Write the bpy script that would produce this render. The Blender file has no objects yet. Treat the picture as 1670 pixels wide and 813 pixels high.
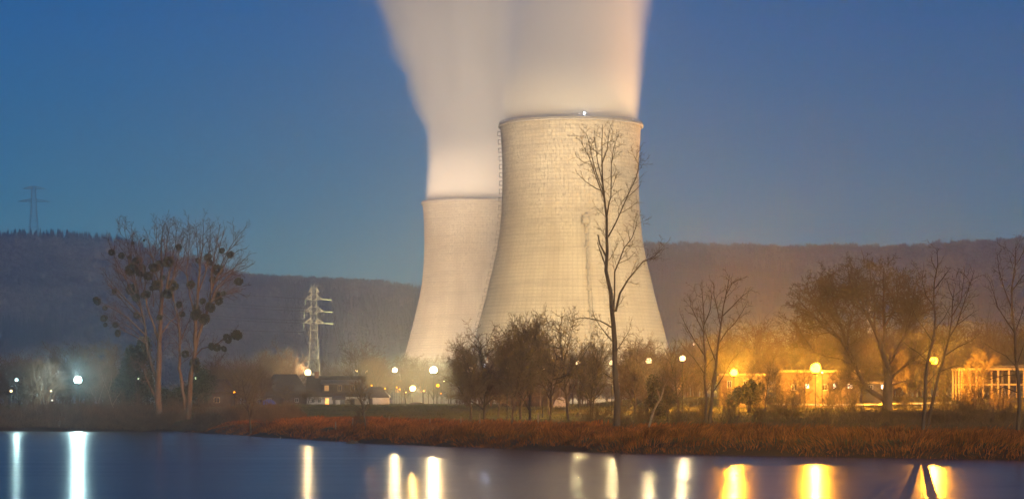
import bpy, math, random
import numpy as np
from mathutils import Vector, Matrix

# ------------------------------------------------------------------ scene, camera, sky, sun, exposure
SC = bpy.context.scene
COL = SC.collection
R = math.radians
F, U0, VH, CH = 4075.0, 835.0, 655.0, 4.4        # focal length in photo pixels, centre column, horizon row, eye height

cam = bpy.data.cameras.new("camera"); cam_o = bpy.data.objects.new("camera", cam); COL.objects.link(cam_o)
cam_o.location = (0, 0, CH); cam_o.rotation_euler = (R(90), 0, 0)
cam.sensor_width = 36.0; cam.lens = F / 1670.0 * 36.0
cam.shift_y = (VH - 406.5) / 1670.0
cam.clip_start = 0.5; cam.clip_end = 30000
SC.camera = cam_o

SUN_EL, SUN_ROT = R(9.0), R(158.0)
wd = bpy.data.worlds.new("World"); SC.world = wd; wd.use_nodes = True
nt = wd.node_tree; nt.nodes.clear()
sky = nt.nodes.new("ShaderNodeTexSky"); sky.sky_type = 'NISHITA'; sky.sun_disc = False
sky.sun_elevation = SUN_EL; sky.sun_rotation = SUN_ROT
sky.altitude = 100; sky.air_density = 1.0; sky.dust_density = 0.3; sky.ozone_density = 4.0
hs = nt.nodes.new("ShaderNodeHueSaturation"); hs.inputs["Saturation"].default_value = 1.3
mul = nt.nodes.new("ShaderNodeMix"); mul.data_type = 'RGBA'; mul.blend_type = 'MULTIPLY'
mul.inputs["Factor"].default_value = 1.0
wtc = nt.nodes.new("ShaderNodeTexCoord"); wsx = nt.nodes.new("ShaderNodeSeparateXYZ"); nt.links.new(wtc.outputs["Generated"], wsx.inputs[0])
wmr = nt.nodes.new("ShaderNodeMapRange"); wmr.inputs["From Min"].default_value = 0.03; wmr.inputs["From Max"].default_value = 0.17
wad = nt.nodes.new("ShaderNodeMath"); wad.operation = 'MULTIPLY_ADD'; wad.inputs[1].default_value = -0.09   # dusk glow lingers a little to the right
nt.links.new(wsx.outputs["X"], wad.inputs[0]); nt.links.new(wsx.outputs["Z"], wad.inputs[2]); nt.links.new(wad.outputs[0], wmr.inputs["Value"])
wtint = nt.nodes.new("ShaderNodeMix"); wtint.data_type = 'RGBA'; wtint.inputs["A"].default_value = (0.62, 0.87, 1.06, 1); wtint.inputs["B"].default_value = (0.0, 0.55, 0.90, 1)
nt.links.new(wmr.outputs[0], wtint.inputs["Factor"]); nt.links.new(wtint.outputs["Result"], mul.inputs["B"])
bg = nt.nodes.new("ShaderNodeBackground"); bg.inputs["Strength"].default_value = 0.08
wo = nt.nodes.new("ShaderNodeOutputWorld")
nt.links.new(sky.outputs[0], hs.inputs["Color"]); nt.links.new(hs.outputs[0], mul.inputs["A"])
nt.links.new(mul.outputs["Result"], bg.inputs["Color"]); nt.links.new(bg.outputs[0], wo.inputs[0])

sl = bpy.data.lights.new("moonlight", 'SUN'); sl.energy = 2.3; sl.angle = R(4); sl.color = (1.0, 0.74, 0.45)
so = bpy.data.objects.new("moonlight", sl); COL.objects.link(so)
sd = Vector((math.sin(SUN_ROT) * math.cos(SUN_EL), math.cos(SUN_ROT) * math.cos(SUN_EL), math.sin(SUN_EL)))
so.rotation_euler = sd.to_track_quat('Z', 'Y').to_euler(); so.location = (0, 0, 400)

SC.view_settings.view_transform = 'Standard'; SC.view_settings.look = 'None'
SC.view_settings.exposure = 0.0; SC.view_settings.gamma = 1.0; SC.view_settings.use_curve_mapping = False
cy = SC.cycles
cy.use_denoising = True
try: cy.denoiser = 'OPENIMAGEDENOISE'
except Exception: pass
cy.max_bounces = 6; cy.diffuse_bounces = 2; cy.glossy_bounces = 2; cy.transmission_bounces = 2
cy.transparent_max_bounces = 6; cy.volume_bounces = 4
cy.sample_clamp_indirect = 4.0
cy.caustics_reflective = False; cy.caustics_refractive = False
cy.volume_max_steps = 128
cy.use_light_tree = True
HAZE_DENSITY = 3.0e-4
FLOOD = 0.56          # master gain of the plant's floodlights and the added plume fills
STREET = 4.0          # master gain of the lamps in view

# ------------------------------------------------------------------ helpers
def P(u, v, D):
    return Vector(((u - U0) / F * D, D, CH + (VH - v) / F * D))
def X(u, D): return (u - U0) / F * D
def ZV(v, D): return CH + (VH - v) / F * D

def np_mesh(name, verts, faces, uv=None, smooth=False, mats=None, midx=None):
    """verts (n,3); faces: list of int arrays, each (m,k)."""
    me = bpy.data.meshes.new(name)
    verts = np.ascontiguousarray(verts, dtype=np.float32)
    me.vertices.add(len(verts)); me.vertices.foreach_set("co", verts.ravel())
    faces = [np.asarray(f, dtype=np.int32) for f in faces if len(f)]
    nl = sum(f.size for f in faces); nf = sum(len(f) for f in faces)
    me.loops.add(nl); me.polygons.add(nf)
    me.loops.foreach_set("vertex_index", np.concatenate([f.ravel() for f in faces]))
    tot = np.concatenate([np.full(len(f), f.shape[1], dtype=np.int32) for f in faces])
    start = np.concatenate([[0], np.cumsum(tot)[:-1]]).astype(np.int32)
    me.polygons.foreach_set("loop_start", start); me.polygons.foreach_set("loop_total", tot)
    if midx is not None: me.polygons.foreach_set("material_index", np.asarray(midx, dtype=np.int32))
    if smooth: me.polygons.foreach_set("use_smooth", np.ones(nf, dtype=bool))
    if uv is not None:
        l = me.uv_layers.new(name="UVMap"); l.data.foreach_set("uv", np.asarray(uv, dtype=np.float32).ravel())
    for m in (mats or []): me.materials.append(m)
    me.update(calc_edges=True)
    return me

def link(name, me, parent=None, loc=None):
    o = bpy.data.objects.new(name, me); COL.objects.link(o)
    if parent is not None: o.parent = parent
    if loc is not None: o.location = loc
    return o

def tag(o, label=None, cat=None, group=None, kind=None):
    if label: o["label"] = label
    if cat: o["category"] = cat
    if group: o["group"] = group
    if kind: o["kind"] = kind
    return o

def thing(name, label, cat, loc=(0, 0, 0), rz=0.0, group=None):
    o = bpy.data.objects.new(name, None); COL.objects.link(o)
    o.location = loc; o.rotation_euler = (0, 0, rz); o.empty_display_size = 0.5
    return tag(o, label, cat, group)

CH_OF = {}
def copy_thing(src, name_loc, rz=0.0, scale=(1, 1, 1), label=None, group=None):
    c = src.copy(); COL.objects.link(c); c.location = name_loc; c.rotation_euler = (0, 0, rz); c.scale = scale
    if label: c["label"] = label
    if group: c["group"] = group
    for ch in CH_OF[src.name]:
        d = ch.copy(); COL.objects.link(d); d.parent = c
    return c

class MB:
    """collects boxes, bars, prisms into one mesh"""
    def __init__(s): s.v = []; s.f3 = []; s.f4 = []; s.n = 0
    def add(s, vs, f4=(), f3=()):
        b = s.n; s.v.extend([tuple(p) for p in vs]); s.n += len(vs)
        s.f4.extend([[i + b for i in f] for f in f4]); s.f3.extend([[i + b for i in f] for f in f3])
    def box(s, lo, hi):
        x0, y0, z0 = lo; x1, y1, z1 = hi
        s.add([(x0,y0,z0),(x1,y0,z0),(x1,y1,z0),(x0,y1,z0),(x0,y0,z1),(x1,y0,z1),(x1,y1,z1),(x0,y1,z1)],
              [(0,3,2,1),(4,5,6,7),(0,1,5,4),(1,2,6,5),(2,3,7,6),(3,0,4,7)])
        return s
    def hexa(s, bot, top):
        s.add(list(bot) + list(top), [(3,2,1,0),(4,5,6,7),(0,1,5,4),(1,2,6,5),(2,3,7,6),(3,0,4,7)]); return s
    def bar(s, a, b, r, k=4, r2=None):
        a = Vector(a); b = Vector(b); d = (b - a)
        if d.length < 1e-6: return s
        d.normalize(); up = Vector((0, 0, 1)) if abs(d.z) < 0.95 else Vector((1, 0, 0))
        e = d.cross(up).normalized(); g = d.cross(e); r2 = r if r2 is None else r2
        vs = []
        for p, rr in ((a, r), (b, r2)):
            for i in range(k):
                t = 2 * math.pi * (i + 0.5) / k
                vs.append(p + e * math.cos(t) * rr + g * math.sin(t) * rr)
        f4 = [(i, (i + 1) % k, k + (i + 1) % k, k + i) for i in range(k)]
        b0 = s.n; s.add(vs, f4)
        if k == 4: s.f4.append([b0+3,b0+2,b0+1,b0]); s.f4.append([b0+4,b0+5,b0+6,b0+7])
        else:
            for i in range(1, k - 1):
                s.f3.append([b0, b0+i+1, b0+i]); s.f3.append([b0+k, b0+k+i, b0+k+i+1])
        return s
    def path(s, pts, r, k=4):
        for a, b in zip(pts[:-1], pts[1:]): s.bar(a, b, r, k)
        return s
    def mesh(s, name, mat, smooth=False):
        return np_mesh(name, np.array(s.v), [np.array(s.f4), np.array(s.f3)] if s.f4 and s.f3 else [np.array(s.f4 or s.f3)], mats=[mat], smooth=smooth)
    def build(s, name, mat, parent=None, loc=None, smooth=False):
        return link(name, s.mesh(name, mat, smooth), parent, loc)

def sm(x, a, b):
    t = np.clip((np.asarray(x, dtype=float) - a) / (b - a), 0, 1); return t * t * (3 - 2 * t)

_prm = np.random.RandomState(7).rand(256, 256)
def vnoise(x, y):
    x = np.asarray(x, float); y = np.asarray(y, float)
    xi = np.floor(x).astype(int); yi = np.floor(y).astype(int); fx = x - xi; fy = y - yi
    fx = fx * fx * (3 - 2 * fx); fy = fy * fy * (3 - 2 * fy)
    g = lambda a, b: _prm[a % 256, b % 256]
    return (g(xi, yi) * (1 - fx) + g(xi + 1, yi) * fx) * (1 - fy) + (g(xi, yi + 1) * (1 - fx) + g(xi + 1, yi + 1) * fx) * fy
def fbm(x, y, o=4):
    s = 0; a = 0.5
    for i in range(o): s = s + a * vnoise(np.asarray(x) * 2 ** i + 17 * i, np.asarray(y) * 2 ** i + 31 * i); a *= 0.5
    return s

# ------------------------------------------------------------------ terrain function
BANK = np.array([(-900, 420), (-300, 392), (-78, 381), (-52, 379), (-42.7, 351.6), (-15.4, 267.6), (8.7, 216), (38.7, 189), (139, 99), (700, -406)], float)
def bank_d(x, y):
    """signed distance from the far bank's water line, positive on the land"""
    x = np.asarray(x, float); y = np.asarray(y, float)
    best = np.full(np.broadcast(x, y).shape, 1e9); sgn = np.ones_like(best)
    for (ax, ay), (bx, by) in zip(BANK[:-1], BANK[1:]):
        dx, dy = bx - ax, by - ay; L = dx * dx + dy * dy
        t = np.clip(((x - ax) * dx + (y - ay) * dy) / L, 0, 1)
        d = np.hypot(x - ax - t * dx, y - ay - t * dy)
        c = dx * (y - ay) - dy * (x - ax)
        m = d < best - 1e-9
        best = np.where(m, d, best); sgn = np.where(m, np.where(c > 0, 1.0, -1.0), sgn)
    return best * sgn + (fbm(x / 8 + 3, y / 8 + 11) - 0.47) * 4.5 * np.exp(-(best / 14) ** 2)
RIDGE_U = np.array([-500, 0, 100, 200, 300, 410, 500, 600, 640, 690, 800, 930, 1055, 1200, 1400, 1500, 1600, 1670, 2200], float)
RIDGE_V = np.array([402, 399, 400, 408, 438, 464, 467, 474, 480, 488, 457, 431, 416, 416, 417, 418, 412, 408, 402], float)
YR = 2850.0
def ground(x, y):
    x = np.asarray(x, float); y = np.asarray(y, float)
    d = bank_d(x, y)
    z = np.interp(d, [-40, -6, -1, 0, 1.2, 4, 20, 60, 200, 500], [-2.5, -2.2, -0.4, -0.05, 0.55, 1.25, 2.1, 3.45, 3.6, 3.7])
    z = z + np.where(d > 6, (fbm(x / 9, y / 9) - 0.47) * 0.55 * sm(d, 6, 25), 0)
    z = z + 1.65 * sm(d, 88, 122) * sm(x, 16, 34) * (1 - sm(y, 600, 900))
    q = 0.669 * x + 0.743 * y
    near = np.interp(q, [-6, -1, 2, 8], [2.7, 2.6, 0.3, -2.5])
    z = np.where((q < 8) & (y < 160), np.maximum(z * 0 - 2.5, near), z)
    u = U0 + x / np.maximum(y, 500.0) * F
    top = (VH - np.interp(u, RIDGE_U, RIDGE_V)) / F * YR + CH
    n = fbm(x / 260 + 5, y / 260 + 9)
    s = sm(y + (n - 0.47) * 420 * (1 - sm(y, YR - 260, YR - 20)), 2180, YR)
    s = 0.55 * s + 0.45 * np.clip((y - 2250 + (n - 0.47) * 260) / (YR - 2250), 0, 1) * (s > 0)
    hill = (top - 4) * np.clip(s, 0, 1)
    hill = hill + np.where(y > YR, (fbm(x / 300, y / 300) - 0.5) * 10, 0)
    return z + np.where(y > 2000, np.maximum(hill, 0), 0)
def gz(x, y): return float(ground(np.array([x]), np.array([y]))[0])

# ------------------------------------------------------------------ materials
def mat(name, build):
    m = bpy.data.materials.new(name); m.use_nodes = True; t = m.node_tree; t.nodes.clear()
    out = t.nodes.new("ShaderNodeOutputMaterial"); build(t, out); return m
def N(t, kind, **kw):
    n = t.nodes.new(kind)
    for k, v in kw.items():
        if k in n.inputs: n.inputs[k].default_value = v
        else: setattr(n, k, v)
    return n
def ramp(t, stops):
    r = t.nodes.new("ShaderNodeValToRGB"); e = r.color_ramp.elements
    e[0].position, e[0].color = stops[0][0], (*stops[0][1], 1); e[1].position, e[1].color = stops[-1][0], (*stops[-1][1], 1)
    for p, c in stops[1:-1]: x = e.new(p); x.color = (*c, 1)
    return r
def noisy(name, c0, c1, scale=3.0, rough=0.85, detail=5, bump=0.0, coord="Object", stretch=(1, 1, 1), island=0.0, trans=0.0, metallic=0.0):
    def b(t, out):
        tc = N(t, "ShaderNodeTexCoord"); mp = N(t, "ShaderNodeMapping"); mp.inputs["Scale"].default_value = stretch
        t.links.new(tc.outputs[coord], mp.inputs[0])
        nz = N(t, "ShaderNodeTexNoise", Scale=scale, Detail=float(detail), Roughness=0.6); t.links.new(mp.outputs[0], nz.inputs["Vector"])
        rp = ramp(t, [(0.3, c0), (0.7, c1)]); t.links.new(nz.outputs["Fac"], rp.inputs[0])
        col = rp.outputs[0]
        if island:
            ge = N(t, "ShaderNodeNewGeometry"); mr = N(t, "ShaderNodeMapRange"); mr.inputs["To Min"].default_value = 1 - island; mr.inputs["To Max"].default_value = 1 + island
            t.links.new(ge.outputs["Random Per Island"], mr.inputs["Value"])
            mx = N(t, "ShaderNodeVectorMath", operation='SCALE'); t.links.new(col, mx.inputs[0]); t.links.new(mr.outputs[0], mx.inputs["Scale"]); col = mx.outputs[0]
        p = N(t, "ShaderNodeBsdfPrincipled", Roughness=rough, Metallic=metallic); p.inputs["Specular IOR Level"].default_value = 0.25
        t.links.new(col, p.inputs["Base Color"])
        if bump:
            bp = N(t, "ShaderNodeBump", Strength=bump, Distance=0.1); t.links.new(nz.outputs["Fac"], bp.inputs["Height"]); t.links.new(bp.outputs[0], p.inputs["Normal"])
        sh = p.outputs[0]
        if trans:
            tr = N(t, "ShaderNodeBsdfTranslucent"); t.links.new(col, tr.inputs[0]); mxs = N(t, "ShaderNodeMixShader", Fac=trans)
            t.links.new(p.outputs[0], mxs.inputs[1]); t.links.new(tr.outputs[0], mxs.inputs[2]); sh = mxs.outputs[0]
        t.links.new(sh, out.inputs["Surface"])
    return mat(name, b)
def emit(name, col, strength):
    def b(t, out):
        e = N(t, "ShaderNodeEmission", Strength=strength); e.inputs["Color"].default_value = (*col, 1); t.links.new(e.outputs[0], out.inputs["Surface"])
    return mat(name, b)

M_bark = noisy("bark", (0.045, 0.035, 0.026), (0.12, 0.092, 0.066), 2.5, 0.9, 6, 0.5, stretch=(1, 1, 0.25))
M_twig = noisy("twig_bark", (0.10, 0.074, 0.038), (0.19, 0.142, 0.075), 0.6, 0.85, 3)
M_palebark = noisy("pale_bark", (0.075, 0.05, 0.032), (0.15, 0.102, 0.066), 2.0, 0.9, 6, 0.5, stretch=(1, 1, 0.3))
M_redtwig = noisy("reddish_twigs", (0.08, 0.048, 0.028), (0.155, 0.094, 0.055), 0.6, 0.85, 3)
M_willow = noisy("willow_twigs", (0.14, 0.075, 0.02), (0.22, 0.12, 0.03), 0.6, 0.8, 3)
M_mistle = noisy("mistletoe_leaf", (0.03, 0.03, 0.007), (0.075, 0.068, 0.018), 1.5, 0.7, 3, island=0.35)
M_ivy = noisy("ivy_leaf", (0.018, 0.024, 0.008), (0.05, 0.055, 0.016), 0.8, 0.6, 3, island=0.4)
M_evergreen = noisy("evergreen_leaf", (0.022, 0.028, 0.01), (0.05, 0.055, 0.018), 0.8, 0.6, 3, island=0.4)
M_scrub = noisy("scrub_twigs", (0.075, 0.052, 0.028), (0.16, 0.11, 0.06), 0.5, 0.9, 3)
M_reed = noisy("dry_reed", (0.06, 0.019, 0.004), (0.52, 0.175, 0.03), 0.42, 0.8, 5, island=0.55, trans=0.35)
M_grassblade = noisy("grass_blade", (0.06, 0.075, 0.014), (0.14, 0.14, 0.035), 0.3, 0.8, 3, island=0.4, trans=0.25)

def b_ground(t, out):
    tc = N(t, "ShaderNodeTexCoord")
    n1 = N(t, "ShaderNodeTexNoise", Scale=0.07, Detail=6.0, Roughness=0.65); n2 = N(t, "ShaderNodeTexNoise", Scale=1.3, Detail=6.0, Roughness=0.7)
    for n in (n1, n2): t.links.new(tc.outputs["Object"], n.inputs["Vector"])
    r1 = ramp(t, [(0.32, (0.055, 0.07, 0.014)), (0.5, (0.10, 0.112, 0.024)), (0.68, (0.145, 0.125, 0.04))]); t.links.new(n1.outputs["Fac"], r1.inputs[0])
    r2 = ramp(t, [(0.3, (0.45, 0.43, 0.4)), (0.65, (1.25, 1.2, 1.1))]); t.links.new(n2.outputs["Fac"], r2.inputs[0])
    m = N(t, "ShaderNodeMix", data_type='RGBA', blend_type='MULTIPLY'); m.inputs["Factor"].default_value = 1.0
    t.links.new(r1.outputs[0], m.inputs["A"]); t.links.new(r2.outputs[0], m.inputs["B"])
    sx = N(t, "ShaderNodeSeparateXYZ"); t.links.new(tc.outputs["Object"], sx.inputs[0])
    mr = N(t, "ShaderNodeMapRange"); mr.inputs["From Min"].default_value = 1.6; mr.inputs["From Max"].default_value = 0.7; t.links.new(sx.outputs["Z"], mr.inputs["Value"])
    mm = N(t, "ShaderNodeMix", data_type='RGBA'); mm.inputs["B"].default_value = (0.05, 0.036, 0.024, 1)      # bare mud at the water line
    t.links.new(mr.outputs[0], mm.inputs["Factor"]); t.links.new(m.outputs["Result"], mm.inputs["A"])
    mh = N(t, "ShaderNodeMapRange"); mh.inputs["From Min"].default_value = 8; mh.inputs["From Max"].default_value = 16; t.links.new(sx.outputs["Z"], mh.inputs["Value"])
    m3 = N(t, "ShaderNodeMix", data_type='RGBA'); m3.inputs["B"].default_value = (0.045, 0.036, 0.024, 1)     # leaf litter on the wooded hills
    t.links.new(mh.outputs[0], m3.inputs["Factor"]); t.links.new(mm.outputs["Result"], m3.inputs["A"])
    p = N(t, "ShaderNodeBsdfPrincipled", Roughness=0.95); p.inputs["Specular IOR Level"].default_value = 0.15
    t.links.new(m3.outputs["Result"], p.inputs["Base Color"])
    bp = N(t, "ShaderNodeBump", Strength=0.8, Distance=0.25); t.links.new(n2.outputs["Fac"], bp.inputs["Height"]); t.links.new(bp.outputs[0], p.inputs["Normal"])
    t.links.new(p.outputs[0], out.inputs["Surface"])
M_ground = mat("meadow_ground", b_ground)

def b_water(t, out):
    tc = N(t, "ShaderNodeTexCoord"); mp = N(t, "ShaderNodeMapping"); mp.inputs["Scale"].default_value = (0.02, 0.11, 1); mp.inputs["Rotation"].default_value = (0, 0, R(-8))
    t.links.new(tc.outputs["Object"], mp.inputs[0])
    n1 = N(t, "ShaderNodeTexNoise", Scale=1.0, Detail=4.0, Roughness=0.55); t.links.new(mp.outputs[0], n1.inputs["Vector"])
    mp2 = N(t, "ShaderNodeMapping"); mp2.inputs["Scale"].default_value = (0.35, 1.2, 1); t.links.new(tc.outputs["Object"], mp2.inputs[0])
    n2 = N(t, "ShaderNodeTexNoise", Scale=1.0, Detail=3.0, Roughness=0.6); t.links.new(mp2.outputs[0], n2.inputs["Vector"])
    b1 = N(t, "ShaderNodeBump", Strength=0.2, Distance=0.10); t.links.new(n1.outputs["Fac"], b1.inputs["Height"])
    b2 = N(t, "ShaderNodeBump", Strength=0.5, Distance=0.05); t.links.new(n2.outputs["Fac"], b2.inputs["Height"]); t.links.new(b1.outputs[0], b2.inputs["Normal"])
    mr = N(t, "ShaderNodeMapRange"); mr.inputs["To Min"].default_value = 0.16; mr.inputs["To Max"].default_value = 0.26; t.links.new(n1.outputs["Fac"], mr.inputs["Value"])
    p = N(t, "ShaderNodeBsdfPrincipled", IOR=1.33); p.inputs["Base Color"].default_value = (0.012, 0.016, 0.02, 1)
    t.links.new(mr.outputs[0], p.inputs["Roughness"]); t.links.new(b2.outputs[0], p.inputs["Normal"])
    t.links.new(p.outputs[0], out.inputs["Surface"])
M_water = mat("river_water", b_water)

def b_tower(t, out):
    uv = N(t, "ShaderNodeUVMap", uv_map="UVMap"); sp = N(t, "ShaderNodeSeparateXYZ"); t.links.new(uv.outputs[0], sp.inputs[0])
    def lines(sock, count, width):
        m1 = N(t, "ShaderNodeMath", operation='MULTIPLY'); m1.inputs[1].default_value = count; t.links.new(sock, m1.inputs[0])
        fr = N(t, "ShaderNodeMath", operation='FRACT'); t.links.new(m1.outputs[0], fr.inputs[0])
        sb = N(t, "ShaderNodeMath", operation='SUBTRACT'); sb.inputs[1].default_value = 0.5; t.links.new(fr.outputs[0], sb.inputs[0])
        ab = N(t, "ShaderNodeMath", operation='ABSOLUTE'); t.links.new(sb.outputs[0], ab.inputs[0])
        mr = N(t, "ShaderNodeMapRange"); mr.inputs["From Min"].default_value = 0.5 - width; mr.inputs["From Max"].default_value = 0.5; t.links.new(ab.outputs[0], mr.inputs["Value"])
        return mr.outputs[0]
    lu = lines(sp.outputs["X"], 104, 0.2); lv = lines(sp.outputs["Y"], 74, 0.24)
    # weather stains: short vertical drips hanging from the lift joints, mostly on the upper half
    mp = N(t, "ShaderNodeMapping"); mp.inputs["Scale"].default_value = (210, 54, 1); t.links.new(uv.outputs[0], mp.inputs[0])
    nz = N(t, "ShaderNodeTexNoise", Scale=1.0, Detail=3.0, Roughness=0.7); t.links.new(mp.outputs[0], nz.inputs["Vector"])
    mp2 = N(t, "ShaderNodeMapping"); mp2.inputs["Scale"].default_value = (26, 4, 1); t.links.new(uv.outputs[0], mp2.inputs[0])
    nb = N(t, "ShaderNodeTexNoise", Scale=1.0, Detail=4.0, Roughness=0.6); t.links.new(mp2.outputs[0], nb.inputs["Vector"])
    mp3 = N(t, "ShaderNodeMapping"); mp3.inputs["Scale"].default_value = (5, 34, 1); t.links.new(uv.outputs[0], mp3.inputs[0])
    nh = N(t, "ShaderNodeTexNoise", Scale=1.0, Detail=4.0, Roughness=0.7); t.links.new(mp3.outputs[0], nh.inputs["Vector"])
    up = N(t, "ShaderNodeMapRange"); up.inputs["From Min"].default_value = 0.42; up.inputs["From Max"].default_value = 0.72; t.links.new(sp.outputs["Y"], up.inputs["Value"])
    st = N(t, "ShaderNodeMapRange"); st.inputs["From Min"].default_value = 0.50; st.inputs["From Max"].default_value = 0.64; t.links.new(nz.outputs["Fac"], st.inputs["Value"])
    s1 = N(t, "ShaderNodeMath", operation='MULTIPLY'); t.links.new(st.outputs[0], s1.inputs[0]); t.links.new(up.outputs[0], s1.inputs[1])
    ad = N(t, "ShaderNodeMath", operation='MULTIPLY_ADD'); ad.inputs[1].default_value = 2.4; t.links.new(nb.outputs["Fac"], ad.inputs[0]); ad.inputs[2].default_value = -0.55; ad.use_clamp = True
    s2 = N(t, "ShaderNodeMath", operation='MULTIPLY'); t.links.new(s1.outputs[0], s2.inputs[0]); t.links.new(ad.outputs[0], s2.inputs[1])
    base = ramp(t, [(0.34, (0.37, 0.335, 0.275)), (0.66, (0.50, 0.465, 0.385))]); t.links.new(nb.outputs["Fac"], base.inputs[0])
    def darken(col, fac, k, c=(0.16, 0.15, 0.14)):
        mf = N(t, "ShaderNodeMath", operation='MULTIPLY'); mf.inputs[1].default_value = k; t.links.new(fac, mf.inputs[0])
        mx = N(t, "ShaderNodeMix", data_type='RGBA'); mx.inputs["B"].default_value = (*c, 1); t.links.new(mf.outputs[0], mx.inputs["Factor"]); t.links.new(col, mx.inputs["A"]); return mx.outputs["Result"]
    c = darken(base.outputs[0], lu, 0.24); c = darken(c, lv, 0.36); c = darken(c, s2.outputs[0], 0.9, (0.11, 0.10, 0.09))
    hb = N(t, "ShaderNodeMapRange"); hb.inputs["From Min"].default_value = 0.5; hb.inputs["From Max"].default_value = 0.75; t.links.new(nh.outputs["Fac"], hb.inputs["Value"])
    c = darken(c, hb.outputs[0], 0.6)
    p = N(t, "ShaderNodeBsdfPrincipled", Roughness=0.9); p.inputs["Specular IOR Level"].default_value = 0.2; t.links.new(c, p.inputs["Base Color"])
    mxv = N(t, "ShaderNodeMath", operation='MAXIMUM'); t.links.new(lu, mxv.inputs[0]); t.links.new(lv, mxv.inputs[1])
    bp = N(t, "ShaderNodeBump", Strength=0.4, Distance=0.2, invert=True); t.links.new(mxv.outputs[0], bp.inputs["Height"]); t.links.new(bp.outputs[0], p.inputs["Normal"])
    t.links.new(p.outputs[0], out.inputs["Surface"])
M_tower = mat("tower_concrete", b_tower)
M_concrete = noisy("concrete", (0.3, 0.29, 0.27), (0.42, 0.4, 0.37), 0.5, 0.9, 5)
M_darkconc = noisy("dark_concrete", (0.09, 0.085, 0.08), (0.16, 0.15, 0.14), 0.5, 0.9, 5)
M_shaft = noisy("shaft_steel", (0.29, 0.27, 0.23), (0.37, 0.345, 0.3), 0.5, 0.8, 4)
M_steel = noisy("galvanised_steel", (0.3, 0.31, 0.3), (0.42, 0.43, 0.42), 2, 0.5, 3)
M_lamppost = noisy("lamp_post_steel", (0.025, 0.025, 0.024), (0.045, 0.045, 0.042), 2, 0.6, 3)
M_dsteel = noisy("dull_steel", (0.1, 0.1, 0.1), (0.17, 0.17, 0.17), 2, 0.6, 3)
M_roof = noisy("roof_tiles", (0.05, 0.035, 0.028), (0.10, 0.07, 0.054), 1.2, 0.85, 6, 0.4, stretch=(3, 1, 4))
M_roof2 = noisy("slate_roof", (0.055, 0.047, 0.043), (0.10, 0.085, 0.078), 1.2, 0.7, 6, 0.4, stretch=(3, 1, 4))
M_zinc = noisy("zinc_roof", (0.09, 0.078, 0.072), (0.15, 0.132, 0.122), 0.8, 0.6, 5)
M_white = noisy("whitewashed_wall", (0.42, 0.4, 0.37), (0.62, 0.6, 0.57), 0.9, 0.9, 6)
M_cream = noisy("cream_render", (0.2, 0.14, 0.06), (0.3, 0.215, 0.095), 0.6, 0.9, 6)
M_wood = noisy("dark_boards", (0.05, 0.034, 0.024), (0.09, 0.062, 0.045), 2, 0.8, 5, 0.3, stretch=(4, 4, 0.6))
M_post = noisy("weathered_post", (0.16, 0.13, 0.09), (0.3, 0.25, 0.18), 4, 0.9, 5)
M_brick = noisy("rusty_brick", (0.18, 0.075, 0.035), (0.3, 0.13, 0.06), 1.5, 0.9, 6)
M_frame = noisy("window_frame", (0.45, 0.3, 0.15), (0.55, 0.38, 0.2), 2, 0.6, 3)
M_glass = noisy("dark_glass", (0.02, 0.022, 0.025), (0.04, 0.042, 0.045), 1, 0.12, 2)
M_tarp = noisy("blue_tarpaulin", (0.02, 0.06, 0.36), (0.05, 0.12, 0.55), 0.8, 0.5, 5, 0.5)
M_sheet = noisy("pale_sheet", (0.3, 0.27, 0.22), (0.45, 0.41, 0.35), 0.8, 0.7, 5, 0.5)
M_asphalt = noisy("asphalt", (0.04, 0.04, 0.042), (0.065, 0.065, 0.066), 2, 0.9, 6)
M_paint = noisy("white_paint", (0.6, 0.6, 0.58), (0.75, 0.75, 0.73), 2, 0.7, 3)
M_beam = noisy("lamp_tinted_beam_paint", (0.4, 0.31, 0.15), (0.55, 0.43, 0.22), 0.8, 0.7, 5)  # yellow of the lamplight is put into the paint colour
M_stone = noisy("verge_stone", (0.26, 0.22, 0.16), (0.38, 0.33, 0.25), 1.2, 0.9, 6, 0.4)
M_litdoor = emit("lit_door_glass", (1.0, 0.42, 0.10), 3.0)
M_litwin = emit("lit_window_glass", (1.0, 0.85, 0.6), 6.0)
M_litwarm = emit("dim_warm_window", (1.0, 0.5, 0.15), 0.6)

# ------------------------------------------------------------------ ground and river
def axis(*segs):
    out = []
    for a, b, s in segs: out.append(np.arange(a, b, s))
    out.append(np.array([segs[-1][1]])); return np.concatenate(out)
gx = axis((-3000, -1600, 200), (-1600, -200, 50), (-200, 160, 2.4), (160, 1600, 50), (1600, 3000, 200))
gy = axis((-400, 150, 12), (150, 470, 2.0), (470, 900, 10), (900, 2150, 50), (2150, 3000, 16), (3000, 3100, 50))
GX, GY = np.meshgrid(gx, gy); GZ = ground(GX, GY)
nx, ny = len(gx), len(gy); idx = np.arange(nx * ny).reshape(ny, nx)
me = np_mesh("ground", np.stack([GX.ravel(), GY.ravel(), GZ.ravel()], 1),
             [np.stack([idx[:-1, :-1].ravel(), idx[:-1, 1:].ravel(), idx[1:, 1:].ravel(), idx[1:, :-1].ravel()], 1)], smooth=True, mats=[M_ground])
tag(link("ground", me), kind="structure")
me = np_mesh("river_water", np.array([(-900, -350, 0), (700, -350, 0), (700, 460, 0), (-900, 460, 0)]), [np.array([[0, 1, 2, 3]])], mats=[M_water])
tag(link("river_water", me), kind="structure")

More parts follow.
